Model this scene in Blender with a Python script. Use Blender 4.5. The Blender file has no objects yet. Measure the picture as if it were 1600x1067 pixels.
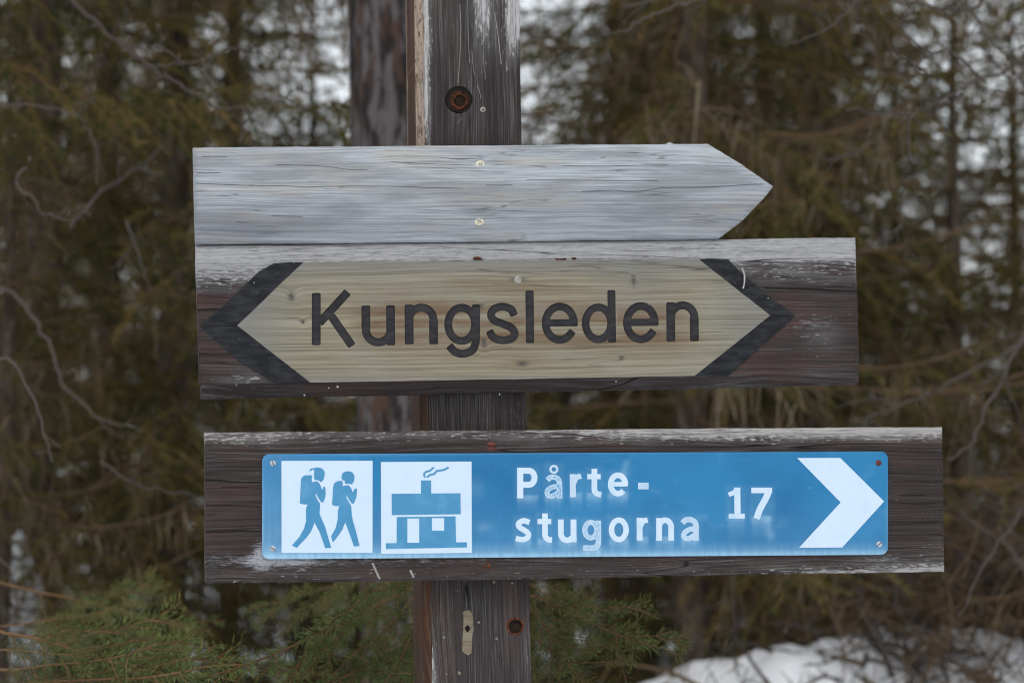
import bpy, math, random
import numpy as np
from mathutils import Vector, Matrix
from mathutils.geometry import delaunay_2d_cdt

# ------------------------------------------------------------------ camera, sky, sun, exposure
scene = bpy.context.scene
COL = scene.collection
R_ = math.radians
CAM_Z, PITCH, FOCUS = 1.20, 4.0, 3.56
cam = bpy.data.cameras.new("camera")
cam.lens, cam.sensor_width, cam.sensor_fit = 100, 36, 'HORIZONTAL'
cam.clip_start, cam.clip_end = 0.05, 2000
cam.dof.use_dof = True
cam.dof.focus_distance = FOCUS * math.cos(R_(0)) - 0.03
cam.dof.aperture_fstop = 4.5
cam.dof.aperture_blades = 0
cam_o = bpy.data.objects.new("camera", cam)
cam_o.location = (0, 0, CAM_Z)
cam_o.rotation_euler = (R_(90 + PITCH), 0, 0)
COL.objects.link(cam_o)
scene.camera = cam_o

SUN_EL, SUN_ROT = 52, 200            # soft sun behind the camera's left shoulder, veiled by cloud
world = bpy.data.worlds.new("World")
scene.world = world
world.use_nodes = True
wn = world.node_tree
bg = wn.nodes['Background']
sky = wn.nodes.new('ShaderNodeTexSky')
sky.sky_type = 'NISHITA'
sky.sun_disc = False
sky.sun_elevation = R_(SUN_EL)
sky.sun_rotation = R_(SUN_ROT)
sky.air_density = 1.0
sky.dust_density = 4.0
sky.ozone_density = 1.2
veil = wn.nodes.new('ShaderNodeMix')            # a high even layer of white cloud over the blue
veil.data_type = 'RGBA'
veil.inputs['Factor'].default_value = 0.72
veil.inputs[7].default_value = (8.7, 9.0, 9.2, 1)
wn.links.new(sky.outputs[0], veil.inputs[6])
wn.links.new(veil.outputs[2], bg.inputs[0])
bg.inputs[1].default_value = 0.128
sun = bpy.data.lights.new("sun", 'SUN')
sun.energy = 0.6
sun.angle = R_(30)
sun.color = (1.0, 0.97, 0.92)
sun_o = bpy.data.objects.new("sun", sun)
# sky texture: rotation is measured from +Y, clockwise seen from above
_a = R_(SUN_ROT)
_d = Vector((math.sin(_a) * math.cos(R_(SUN_EL)), math.cos(_a) * math.cos(R_(SUN_EL)), math.sin(R_(SUN_EL))))
sun_o.rotation_euler = _d.to_track_quat('Z', 'Y').to_euler()
COL.objects.link(sun_o)
scene.view_settings.view_transform = 'Standard'
scene.view_settings.look = 'None'
scene.view_settings.gamma = 1
scene.view_settings.use_curve_mapping = False
scene.view_settings.exposure = 0.14
scene.cycles.use_denoising = True
scene.cycles.filter_width = 1.15
scene.cycles.max_bounces = 5
scene.cycles.diffuse_bounces = 3
scene.cycles.caustics_reflective = False
scene.cycles.caustics_refractive = False

rng = np.random.default_rng(11)
random.seed(11)

# ------------------------------------------------------------------ helpers: objects
def tag(o, label=None, cat=None, group=None, kind=None):
    if label: o['label'] = label
    if cat: o['category'] = cat
    if group: o['group'] = group
    if kind: o['kind'] = kind
    return o

def link(name, data, parent=None, mat=None):
    o = bpy.data.objects.new(name, data)
    COL.objects.link(o)
    if parent: o.parent = parent
    if mat and not data.materials: data.materials.append(mat)
    return o

def tri_mesh(name, V, T, attrs=None, smooth=False):
    V = np.asarray(V, np.float32); T = np.asarray(T, np.int32)
    m = bpy.data.meshes.new(name)
    m.vertices.add(len(V)); m.vertices.foreach_set('co', V.ravel())
    m.loops.add(T.size); m.loops.foreach_set('vertex_index', T.ravel())
    m.polygons.add(len(T))
    m.polygons.foreach_set('loop_start', np.arange(0, T.size, 3, dtype=np.int32))
    m.polygons.foreach_set('loop_total', np.full(len(T), 3, np.int32))
    if smooth: m.polygons.foreach_set('use_smooth', np.ones(len(T), bool))
    for k, a in (attrs or {}).items():
        at = m.attributes.new(k, 'FLOAT', 'POINT')
        at.data.foreach_set('value', np.asarray(a, np.float32))
    m.update(calc_edges=True)
    m.validate()
    return m

# ------------------------------------------------------------------ helpers: materials
class NB:
    """a small wrapper that makes node graphs short to write"""
    def __init__(s, name):
        s.m = bpy.data.materials.new(name); s.m.use_nodes = True
        s.t = s.m.node_tree; s.b = s.t.nodes['Principled BSDF']
    def n(s, typ, **kw):
        nd = s.t.nodes.new(typ)
        for k, v in kw.items(): setattr(nd, k, v)
        return nd
    def put(s, sock, v):
        if isinstance(v, bpy.types.NodeSocket): s.t.links.new(v, sock)
        elif v is not None: sock.default_value = v
    def obj(s): return s.n('ShaderNodeTexCoord').outputs['Object']
    def xyz(s, v):
        nd = s.n('ShaderNodeSeparateXYZ'); s.put(nd.inputs[0], v); return nd.outputs
    def vec(s, x, y, z):
        nd = s.n('ShaderNodeCombineXYZ')
        for i, a in enumerate((x, y, z)): s.put(nd.inputs[i], a)
        return nd.outputs[0]
    def m_(s, op, a, b=None, c=None, clamp=False):
        nd = s.n('ShaderNodeMath', operation=op, use_clamp=clamp)
        for i, x in enumerate((a, b, c)): s.put(nd.inputs[i], x)
        return nd.outputs[0]
    def noise(s, v, scale=1.0, detail=3.0, rough=0.55):
        nd = s.n('ShaderNodeTexNoise')
        s.put(nd.inputs['Vector'], v); nd.inputs['Scale'].default_value = scale
        nd.inputs['Detail'].default_value = detail; nd.inputs['Roughness'].default_value = rough
        return nd.outputs['Fac']
    def step(s, v, a, b, lo=0.0, hi=1.0):
        nd = s.n('ShaderNodeMapRange', interpolation_type='SMOOTHSTEP')
        for i, x in enumerate((v, a, b, lo, hi)): s.put(nd.inputs[i], x)
        return nd.outputs[0]
    def mix(s, f, a, b, mode='MIX'):
        nd = s.n('ShaderNodeMix', data_type='RGBA', blend_type=mode)
        s.put(nd.inputs['Factor'], f)
        for i, c in ((6, a), (7, b)):
            s.put(nd.inputs[i], c if isinstance(c, bpy.types.NodeSocket) else (*c, 1))
        return nd.outputs[2]
    def attr(s, name): return s.n('ShaderNodeAttribute', attribute_name=name).outputs['Fac']
    def bump(s, h, strength=0.4, dist=0.002):
        nd = s.n('ShaderNodeBump'); nd.inputs['Strength'].default_value = strength
        nd.inputs['Distance'].default_value = dist; s.put(nd.inputs['Height'], h)
        s.put(s.b.inputs['Normal'], nd.outputs[0])
    def done(s, col, rough=0.8, spec=0.3):
        s.put(s.b.inputs['Base Color'], col if isinstance(col, bpy.types.NodeSocket) else (*col, 1))
        s.put(s.b.inputs['Roughness'], rough)
        s.b.inputs['Specular IOR Level'].default_value = spec
        return s.m

def srgb(r, g, b):
    f = lambda c: (c / 255 / 12.92) if c <= 10 else ((c / 255 + 0.055) / 1.055) ** 2.4
    return (f(r), f(g), f(b))

def grain_coords(k, axis='x', wob=0.010, wl=2.2, knots=()):
    """u along the grain, f = position across the rings, bent by slow noise and round knots"""
    x, y, z = k.xyz(k.obj())
    u, v = (x, z) if axis == 'x' else (z, x)
    w = y
    low = k.noise(k.vec(k.m_('MULTIPLY', u, wl), k.m_('MULTIPLY', v, 9.0), k.m_('MULTIPLY', w, 9.0)), 1, 2)
    f = k.m_('MULTIPLY_ADD', k.m_('SUBTRACT', low, 0.5), wob * 4, v)
    f = k.m_('ADD', f, k.m_('MULTIPLY', w, 0.6))
    km = None
    for (ku, kv, a, b, amp) in knots:
        du = k.m_('DIVIDE', k.m_('SUBTRACT', u, ku), a); dv = k.m_('DIVIDE', k.m_('SUBTRACT', v, kv), b)
        d2 = k.m_('ADD', k.m_('MULTIPLY', du, du), k.m_('MULTIPLY', dv, dv))
        g = k.m_('EXPONENT', k.m_('MULTIPLY', d2, -1.0))
        f = k.m_('MULTIPLY_ADD', g, amp, f)
        core = k.m_('MULTIPLY', k.m_('EXPONENT', k.m_('MULTIPLY', d2, -5.0)), k.step(k.noise(k.vec(k.m_('MULTIPLY', u, 330), 0.0, k.m_('MULTIPLY', v, 330)), 1, 3), 0.3, 0.6, 0.35, 1.0))
        km = core if km is None else k.m_('MAXIMUM', km, core)
    return u, v, w, f, km

def cracks(k, u, f, w, su, sf, width, mask_scale=4.0, mlo=0.5, mhi=0.6):
    """long thin drying checks that follow the grain"""
    n = k.noise(k.vec(k.m_('MULTIPLY', u, su), k.m_('MULTIPLY', f, sf), k.m_('MULTIPLY', w, 3)), 1, 3, 0.45)
    line = k.step(k.m_('ABSOLUTE', k.m_('SUBTRACT', n, 0.5)), 0.0, width, 1.0, 0.0)
    mk = k.noise(k.vec(k.m_('MULTIPLY', u, mask_scale), k.m_('MULTIPLY', f, mask_scale * 9), 7.7), 1, 3)
    return k.m_('MULTIPLY', line, k.step(mk, mlo, mhi))

def grey_wood(name):
    k = NB(name)
    u, v, w, f, _ = grain_coords(k, 'x', 0.006, 2.6)
    rings = k.noise(k.vec(k.m_('MULTIPLY', u, 1.3), k.m_('MULTIPLY', f, 430), 0.0), 1, 5, 0.70)
    fib = k.noise(k.vec(k.m_('MULTIPLY', u, 12), k.m_('MULTIPLY', f, 430), w), 1, 5, 0.75)
    blot = k.noise(k.vec(k.m_('MULTIPLY', u, 5), k.m_('MULTIPLY', f, 26), w), 1, 4)
    warm = k.noise(k.vec(k.m_('MULTIPLY', u, 7), k.m_('MULTIPLY', f, 40), 3.3), 1, 3)
    c = k.mix(k.step(rings, 0.34, 0.64), (0.28, 0.305, 0.325), (0.455, 0.49, 0.525))
    c = k.mix(k.m_('MULTIPLY', k.step(blot, 0.44, 0.62), 0.7), c, (0.215, 0.225, 0.24))
    c = k.mix(k.m_('MULTIPLY', k.step(warm, 0.50, 0.68), 0.50), c, (0.40, 0.365, 0.315))
    c = k.mix(k.step(fib, 0.36, 0.54), k.mix(0.52, c, (0.15, 0.158, 0.17)), c)
    mould = k.noise(k.vec(k.m_('MULTIPLY', u, 240), k.m_('MULTIPLY', v, 420), w), 1, 2)
    mm = k.m_('MULTIPLY', k.step(mould, 0.66, 0.74), k.step(k.noise(k.vec(u, v, w), 16, 3), 0.48, 0.66))
    c = k.mix(k.m_('MULTIPLY', mm, 0.55), c, (0.12, 0.12, 0.13))
    d = k.attr('dark')
    c = k.mix(k.m_('MULTIPLY', d, k.step(rings, 0.2, 0.75, 0.95, 0.4)), c, (0.14, 0.145, 0.165))
    fine = cracks(k, u, f, w, 3.2, 110, 0.010, 6, 0.48, 0.56)
    big = cracks(k, u, f, w, 1.4, 55, 0.005, 4, 0.5, 0.58)
    ck = k.m_('MAXIMUM', k.m_('MULTIPLY', fine, 0.6), k.m_('MULTIPLY', big, .75))
    c = k.mix(k.m_('MULTIPLY', ck, 0.8), c, (0.05, 0.05, 0.055))
    h = k.m_('SUBTRACT', k.m_('MULTIPLY_ADD', fib, 0.35, k.m_('MULTIPLY', rings, 0.5)), k.m_('MULTIPLY', ck, 1.6))
    k.bump(h, 0.5, 0.0012)
    return k.done(c, 0.8, 0.25)

def stained_wood(name, axis, base, red, pale, wear_lo=0.62, grain=230, amount=1.0, knots=()):
    """dark stain that is worn through to pale grey wood where the attribute 'wear' is high"""
    k = NB(name)
    u, v, w, f, km = grain_coords(k, axis, 0.008, 2.0, knots)
    rings = k.noise(k.vec(k.m_('MULTIPLY', u, 0.8), k.m_('MULTIPLY', f, grain), w), 1, 3, 0.6)
    fib = k.noise(k.vec(k.m_('MULTIPLY', u, 12), k.m_('MULTIPLY', f, 650), w), 1, 4, 0.7)
    blot = k.noise(k.vec(k.m_('MULTIPLY', u, 5), k.m_('MULTIPLY', v, 18), w), 1, 4)
    c = k.mix(k.step(blot, 0.42, 0.7), base, red)
    c = k.mix(k.step(rings, 0.38, 0.60), k.mix(0.50, c, (0.012, 0.011, 0.011)), c)
    lt = k.noise(k.vec(k.m_('MULTIPLY', u, 9), k.m_('MULTIPLY', f, 620), w), 1, 4, 0.65)
    lt2 = k.noise(k.vec(k.m_('MULTIPLY', u, 3), k.m_('MULTIPLY', v, 30), 2.0), 1, 4)
    c = k.mix(k.m_('MULTIPLY', k.step(lt, 0.48, 0.64), k.step(lt2, 0.35, 0.65, 0.15, 0.75)), c, tuple(0.33 * p for p in pale))
    wear = k.attr('wear')
    # soft greying of the weathered zones
    soft = k.m_('MULTIPLY', k.step(wear, 0.1, 0.9), k.step(k.noise(k.vec(k.m_('MULTIPLY', u, 14), k.m_('MULTIPLY', f, 90), w), 1, 4), 0.3, 0.65))
    c = k.mix(k.m_('MULTIPLY', soft, 0.75), c, tuple(0.62 * p for p in pale))
    bare = k.step(wear, 0.72, 0.98)
    gcol = k.mix(k.step(rings, 0.25, 0.75), tuple(0.62 * p for p in pale), tuple(0.95 * p for p in pale))
    c = k.mix(k.m_('MULTIPLY', bare, k.step(blot, 0.25, 0.6, 0.75, 0.97)), c, gcol)
    flake = k.noise(k.vec(k.m_('MULTIPLY', u, 95), k.m_('MULTIPLY', f, 420), k.m_('MULTIPLY', w, 60)), 1, 5, 0.62)
    streak = k.noise(k.vec(k.m_('MULTIPLY', u, 30), k.m_('MULTIPLY', f, 330), 4.0), 1, 4, 0.6)
    fl = k.m_('MAXIMUM', flake, k.m_('SUBTRACT', streak, 0.03))
    fl = k.m_('MULTIPLY_ADD', wear, 0.30, fl)
    fm = k.step(fl, wear_lo + 0.06, wear_lo + 0.17)
    fleck = k.noise(k.vec(k.m_('MULTIPLY', u, 210), k.m_('MULTIPLY', v, 520), 1.0), 1, 2)
    fm2 = k.m_('MULTIPLY', k.step(fleck, 0.71, 0.76), k.step(k.noise(k.vec(u, v, w), 12, 2), 0.45, 0.6))
    fm = k.m_('MAXIMUM', fm, k.m_('MULTIPLY', fm2, 0.8))
    c = k.mix(k.m_('MULTIPLY', fm, amount), c, pale)
    c = k.mix(k.step(fib, 0.36, 0.54, 0.45, 0.0), c, (0.02, 0.018, 0.018))
    dn = k.noise(k.vec(k.m_('MULTIPLY', u, 70), k.m_('MULTIPLY', f, 420), w), 1, 6, 0.72)
    dsp = k.step(k.noise(k.vec(k.m_('MULTIPLY', u, 420), k.m_('MULTIPLY', v, 520), w), 1, 2), 0.40, 0.62, 0.6, 1.0)
    da = k.attr('dust')
    dust = k.m_('MULTIPLY', k.step(k.m_('MULTIPLY_ADD', da, 0.42, dn), 0.62, 0.98), dsp)
    c = k.mix(k.m_('MULTIPLY', dust, 0.75), c, (0.46, 0.48, 0.52))
    big = cracks(k, u, f, w, 0.7, 20, 0.0028, 2.0, 0.46, 0.54)
    fine = cracks(k, u, f, w, 2.0, 70, 0.010, 5, 0.5, 0.57)
    ck = k.m_('MAXIMUM', k.m_('MULTIPLY', fine, 0.5), big)
    c = k.mix(k.m_('MULTIPLY', ck, 0.9), c, (0.006, 0.005, 0.005))
    if km is not None: c = k.mix(k.m_('MULTIPLY', km, 0.7), c, (0.015, 0.012, 0.01))
    h = k.m_('ADD', k.m_('MULTIPLY', rings, 0.5), k.m_('MULTIPLY', fib, 0.4))
    h = k.m_('SUBTRACT', k.m_('MULTIPLY_ADD', fm, 0.3, h), k.m_('MULTIPLY', ck, 2.0))
    k.bump(h, 0.55, 0.0012)
    return k.done(c, k.step(fm, 0, 1, 0.7, 0.9), 0.10)

def panel_wood(name, knots):
    k = NB(name)
    u, v, w, f, km = grain_coords(k, 'x', 0.006, 1.8, knots)
    rings = k.noise(k.vec(k.m_('MULTIPLY', u, 1.1), k.m_('MULTIPLY', f, 250), 0.0), 1, 6, 0.75)
    fib = k.noise(k.vec(k.m_('MULTIPLY', u, 9), k.m_('MULTIPLY', f, 700), w), 1, 4, 0.7)
    c = k.mix(k.step(rings, 0.32, 0.66), (0.145, 0.125, 0.085), (0.330, 0.295, 0.212))
    warm = k.attr('warm')
    wn_ = k.noise(k.vec(k.m_('MULTIPLY', u, 3.0), k.m_('MULTIPLY', f, 75), 5.0), 1, 3)
    c = k.mix(k.m_('MULTIPLY', warm, k.step(wn_, 0.34, 0.56)), c, (0.140, 0.078, 0.042))
    blot = k.noise(k.vec(k.m_('MULTIPLY', u, 6), k.m_('MULTIPLY', f, 30), w), 1, 4)
    c = k.mix(k.m_('MULTIPLY', k.step(blot, 0.42, 0.68), 0.40), c, (0.29, 0.285, 0.24))
    g = k.attr('grey')
    c = k.mix(k.m_('MULTIPLY', g, k.step(rings, 0.2, 0.8, 1.0, 0.75)), c, (0.19, 0.19, 0.185))
    c = k.mix(k.step(fib, 0.36, 0.54, 0.55, 0.0), c, (0.13, 0.115, 0.085))
    fine = cracks(k, u, f, w, 1.6, 75, 0.012, 4, 0.5, 0.56)
    big = cracks(k, u, f, w, 0.9, 26, 0.0035, 3, 0.52, 0.58)
    ck = k.m_('MAXIMUM', k.m_('MULTIPLY', fine, 0.6), big)
    c = k.mix(k.m_('MULTIPLY', ck, 0.75), c, (0.055, 0.05, 0.04))
    spot = k.noise(k.vec(k.m_('MULTIPLY', u, 170), k.m_('MULTIPLY', v, 240), w), 1, 2)
    sm = k.m_('MULTIPLY', k.step(spot, 0.68, 0.74), k.step(k.noise(k.vec(u, v, w), 14, 2), 0.5, 0.65))
    c = k.mix(k.m_('MULTIPLY', sm, 0.5), c, (0.10, 0.09, 0.075))
    if km is not None: c = k.mix(k.m_('MINIMUM', k.m_('MULTIPLY', km, 1.25), 0.92), c, (0.070, 0.064, 0.058))
    h = k.m_('SUBTRACT', k.m_('MULTIPLY_ADD', fib, 0.35, k.m_('MULTIPLY', rings, 0.6)), k.m_('MULTIPLY', ck, 1.5))
    k.bump(h, 0.45, 0.001)
    return k.done(c, 0.8, 0.15)

def black_paint(name, lo=(0.014, 0.015, 0.018), hi=(0.032, 0.034, 0.038)):
    k = NB(name)
    x, y, z = k.xyz(k.obj())
    n = k.noise(k.vec(k.m_('MULTIPLY', x, 40), y, k.m_('MULTIPLY', z, 120)), 1, 4)
    c = k.mix(k.step(n, 0.35, 0.7), lo, hi)
    sp = k.noise(k.vec(k.m_('MULTIPLY', x, 260), y, k.m_('MULTIPLY', z, 330)), 1, 2)
    c = k.mix(k.m_('MULTIPLY', k.step(sp, 0.69, 0.75), 0.55), c, (0.25, 0.25, 0.25))
    k.bump(k.noise(k.vec(k.m_('MULTIPLY', x, 60), y, k.m_('MULTIPLY', z, 900)), 1, 2), 0.25, 0.0008)
    return k.done(c, 0.7, 0.10)

def plain(name, col, rough=0.6, spec=0.4, metal=0.0, var=0.25, scale=120):
    k = NB(name)
    n = k.noise(k.obj(), scale, 4)
    c = k.mix(k.step(n, 0.3, 0.7), tuple(a * (1 - var) for a in col), tuple(min(1, a * (1 + var)) for a in col))
    k.b.inputs['Metallic'].default_value = metal
    k.bump(n, 0.2, 0.0005)
    return k.done(c, rough, spec)

def blue_plate(name):
    k = NB(name)
    x, y, z = k.xyz(k.obj())
    base = k.mix(k.step(k.noise(k.obj(), 9, 4), 0.3, 0.7), (0.010, 0.140, 0.320), (0.018, 0.190, 0.400))
    hz = k.attr('haze')
    vs = k.noise(k.vec(k.m_('MULTIPLY', x, 150), y, k.m_('MULTIPLY', z, 30)), 1, 4)
    hs = k.noise(k.vec(k.m_('MULTIPLY', x, 12), y, k.m_('MULTIPLY', z, 160)), 1, 4)
    cl = k.noise(k.obj(), 26, 5, 0.65)
    a = k.m_('MULTIPLY', hz, k.step(vs, 0.25, 0.75, 0.7, 1.05))
    a = k.m_('ADD', a, k.step(cl, 0.55, 0.8, 0.0, 0.13))
    a = k.m_('ADD', a, k.m_('MULTIPLY', k.step(vs, 0.6, 0.8), 0.03))
    a = k.m_('ADD', a, k.m_('MULTIPLY', k.step(hs, 0.66, 0.8), 0.10))
    c = k.mix(a, base, (0.42, 0.66, 0.83))
    sc = k.noise(k.vec(k.m_('MULTIPLY', x, 130), y, k.m_('MULTIPLY', z, 260)), 1, 3)
    scm = k.m_('MULTIPLY', k.step(sc, 0.73, 0.77), k.step(k.noise(k.obj(), 11, 2), 0.5, 0.62))
    c = k.mix(k.m_('MULTIPLY', scm, 0.8), c, (0.7, 0.75, 0.78))
    k.bump(cl, 0.05, 0.001)
    return k.done(c, k.step(cl, 0.3, 0.7, 0.40, 0.6), 0.28)

def decal(name, col, blotch, amt, streak=False):
    k = NB(name)
    x, y, z = k.xyz(k.obj())
    n = k.noise(k.obj(), 34, 5, 0.65)
    c = k.mix(k.m_('MULTIPLY', k.step(n, 0.45, 0.75), amt), col, blotch)
    if streak:      # film worn to a scratched outline
        s = k.noise(k.vec(k.m_('MULTIPLY', x, 420), y, k.m_('MULTIPLY', z, 300)), 1, 3, 0.6)
        c = k.mix(k.m_('MULTIPLY', k.step(s, 0.30, 0.60), k.attr('worn')), c, blotch)
    return k.done(c, 0.45, 0.4)

def rust(name):
    k = NB(name)
    n = k.noise(k.obj(), 260, 5, 0.7)
    c = k.mix(k.step(n, 0.35, 0.7), (0.030, 0.013, 0.009), (0.17, 0.050, 0.018))
    k.bump(n, 0.8, 0.001)
    return k.done(c, 0.85, 0.2)

M = {}
M['rust'] = rust('rust')
M['dark_hole'] = plain('hole_shade', (0.012, 0.010, 0.009), 0.9, 0.1)
M['black_paint'] = black_paint('black_paint')
M['letter_paint'] = black_paint('letter_paint', (0.026, 0.025, 0.028), (0.042, 0.041, 0.044))
M['plate'] = blue_plate('blue_sign_film')
M['white_film'] = decal('white_sign_film', (0.57, 0.70, 0.82), (0.46, 0.63, 0.79), 0.5)
M['white_letter'] = decal('white_letter_film', (0.56, 0.69, 0.81), (0.34, 0.56, 0.74), 0.55)
M['worn_letter'] = decal('worn_letter_film', (0.52, 0.65, 0.78), (0.14, 0.36, 0.58), 0.25, True)
M['blue_film'] = decal('faded_blue_film', (0.050, 0.245, 0.45), (0.13, 0.36, 0.56), 0.55)
M['screw'] = plain('yellowed_zinc', (0.56, 0.51, 0.38), 0.4, 0.5, 0.35)
M['grey_screw'] = plain('dull_zinc', (0.30, 0.29, 0.26), 0.45, 0.5, 0.4)
M['red_screw'] = plain('red_brown_paint', (0.13, 0.038, 0.033), 0.6, 0.2)
M['alu'] = plain('aluminium', (0.45, 0.47, 0.50), 0.4, 0.5, 0.6)
M['bare_wood'] = panel_wood('bare_wood', ())
M['check'] = plain('check_shadow', (0.055, 0.055, 0.06), 0.9, 0.1)
M['dark_wood'] = plain('dark_brown_wood', (0.022, 0.017, 0.015), 0.7, 0.15)  # dark brown floor and wall of the upper counterbore
M['bore'] = plain('dark_rust', (0.022, 0.015, 0.012), 0.9, 0.1, 0, .5)
M['scratch'] = plain('scratched_grey', (0.24, 0.23, 0.22), 0.8, 0.2)
M['pale'] = plain('pale_wood_fibre', (0.40, 0.39, 0.38), 0.8, 0.2)

# ------------------------------------------------------------------ the plane of the signs
YAW, ROLL = 8.0, 1.0
_p = R_(PITCH)
_F = np.array([0, math.cos(_p), math.sin(_p)]); _X = np.array([1., 0, 0]); _Z = np.array([0, -math.sin(_p), math.cos(_p)])
CAM = np.array([0, 0, CAM_Z])
def rays(x, y):
    x = np.asarray(x, float)[..., None]; y = np.asarray(y, float)[..., None]
    return _F + _X * (x - 800) / 1600 * .36 - _Z * (y - 533.5) / 1600 * .36
def at(x, y, Y):
    """world point seen at photo pixel (x, y), Y metres in front of the camera"""
    d = rays(x, y); return CAM + d * (Y / d[..., 1:2])
_y, _r = R_(YAW), R_(ROLL)
_U0 = np.array([math.cos(_y), math.sin(_y), 0]); SN = np.array([math.sin(_y), -math.cos(_y), 0]); _V0 = np.array([0, 0, 1.])
SU = _U0 * math.cos(_r) + _V0 * math.sin(_r); SV = -_U0 * math.sin(_r) + _V0 * math.cos(_r)
SO = CAM + rays(740, 560) * FOCUS
SIGN_M = Matrix(((SU[0], -SN[0], SV[0], SO[0]), (SU[1], -SN[1], SV[1], SO[1]), (SU[2], -SN[2], SV[2], SO[2]), (0, 0, 0, 1)))
def P(x, y, w):
    """survey of the signs: a point measured on the photograph -> (across, up) in metres on the plane w in front of the post"""
    d = rays(x, y); w = np.asarray(w, float)
    num = ((SO - CAM) @ SN) + w
    t = num / (d @ SN)
    q = d * t[..., None] + CAM - SO
    return q @ SU, q @ SV

def sign_thing(name, u, v, w=0.0):
    o = bpy.data.objects.new(name, None); o.empty_display_size = 0.1
    COL.objects.link(o)
    o.matrix_world = SIGN_M @ Matrix.Translation((u, -w, v))
    o['_o'] = 0
    del o['_o']
    ORG[o.name] = (u, w, v)
    return o
ORG = {}

# ---------------- 2D outlines -> solids
def cdt(outline, regions=(), grid=None):
    """outline: polygon; regions: list of lists of polygons. returns V2 (n,2), T, region index per tri (-1 = ground)"""
    verts, faces = [], []
    def add(poly):
        q = np.array(poly, float); qn = np.roll(q, -1, 0)
        ar = 0.5 * np.sum(q[:, 0] * qn[:, 1] - qn[:, 0] * q[:, 1])
        if ar < 0: poly = list(poly)[::-1]
        i0 = len(verts); verts.extend([Vector((float(a), float(b))) for a, b in poly])
        faces.append(list(range(i0, i0 + len(poly))))
    own = []
    if outline is not None: add(outline); own.append(-1)
    for ri, polys in enumerate(regions):
        for p in polys:
            if len(p) == 4:      # a quad of a tight curve may cross itself: two triangles never do
                for q3 in ((p[0], p[1], p[2]), (p[0], p[2], p[3])):
                    (ax, ay), (bx, by), (cx_, cy_) = q3
                    if abs((bx - ax) * (cy_ - ay) - (by - ay) * (cx_ - ax)) > 1e-3: add(q3); own.append(ri)
            else: add(p); own.append(ri)
    if grid is not None:
        for a, b in grid: verts.append(Vector((float(a), float(b))))
    V, E_, F_, ov, oe, of = delaunay_2d_cdt(verts, [], faces, 1, 1e-4, True)
    T, lab = [], []
    for f, ids in zip(F_, of):
        if not ids: continue
        r = max(own[i] for i in ids)
        for j in range(1, len(f) - 1): T.append((f[0], f[j], f[j + 1])); lab.append(r)
    V = np.array([(v.x, v.y) for v in V]); T = np.array(T, int)
    a = V[T[:, 0]]; b = V[T[:, 1]]; c = V[T[:, 2]]
    area = (b[:, 0] - a[:, 0]) * (c[:, 1] - a[:, 1]) - (b[:, 1] - a[:, 1]) * (c[:, 0] - a[:, 0])
    keep = np.abs(area) > 1e-7
    T, area, lab = T[keep], area[keep], np.array(lab)[keep]
    T[area > 0] = T[area > 0][:, ::-1]     # photo y runs down: this winds the triangles to face the viewer
    return V, T, lab

def boundary(T):
    cnt = {}
    for t in T:
        for i in range(3):
            e = (t[i], t[(i + 1) % 3]); cnt[e] = 1
    return [e for e in cnt if (e[1], e[0]) not in cnt]

def solid(name, V, T, wf, wb, parent, mat, attrs=None, back=True, smooth=False):
    """front face at wf (array or number per vertex), walls and back at wb. wb > wf gives a recess (floor with walls up)"""
    used = np.unique(T); remap = -np.ones(len(V), int); remap[used] = np.arange(len(used))
    V = V[used]; T = remap[T]
    wf = np.broadcast_to(np.asarray(wf, float), (len(remap),))[used] if np.ndim(wf) else np.full(len(used), float(wf))
    u, v = P(V[:, 0], V[:, 1], wf)
    ou, ow, ov = ORG[parent.name] if parent.name in ORG else ORG[parent.parent.name]
    front = np.stack([u - ou, -(wf - ow), v - ov], 1)
    bd = boundary(T)
    bi = np.unique(np.array(bd)); bm = -np.ones(len(V), int)
    if wb is None:
        VV, TT = front, T
        src = np.arange(len(V))
    else:
        wb = np.broadcast_to(np.asarray(wb, float), (len(remap),))[used] if np.ndim(wb) else np.full(len(used), float(wb))
        n0 = len(front)
        bv = front[bi].copy(); bv[:, 1] = -(wb[bi] - ow)
        fv = front[bi].copy()
        bm[bi] = np.arange(len(bi))
        walls = []
        for a, b in bd:
            A, B = n0 + bm[a], n0 + bm[b]; A2, B2 = n0 + len(bi) + bm[a], n0 + len(bi) + bm[b]
            walls += [(B, A, A2), (B, A2, B2)]
        VV = np.concatenate([front, fv, bv]); TT = np.concatenate([T, np.array(walls)])
        src = np.concatenate([np.arange(len(V)), bi, bi])
        if back:
            bk = front.copy(); bk[:, 1] = -(wb - ow); off = len(VV)
            VV = np.concatenate([VV, bk]); TT = np.concatenate([TT, T[:, ::-1] + off]); src = np.concatenate([src, np.arange(len(V))])
    at_ = {k: np.asarray(a)[used][src] for k, a in (attrs or {}).items()}
    me = tri_mesh(name, VV, TT, at_)
    if smooth:
        sm = np.zeros(len(TT), bool); sm[:len(T)] = True
        me.polygons.foreach_set('use_smooth', sm)
    return link(name, me, parent, mat)

def rough_outline(poly, step=9, jit=0.45):
    out = []
    for i in range(len(poly)):
        a = np.array(poly[i], float); b = np.array(poly[(i + 1) % len(poly)], float)
        L = np.hypot(*(b - a)); n = max(1, int(L / step)); nr = np.array([-(b - a)[1], (b - a)[0]]) / max(L, 1e-6)
        ph = rng.uniform(0, 9)
        for j in range(n):
            t = j / n
            q = a + (b - a) * t
            if 0 < j: q = q + nr * (jit * 0.6 * math.sin(ph + L * t / 37) + rng.normal(0, jit * 0.35))
            out.append(tuple(q))
    return out

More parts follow.
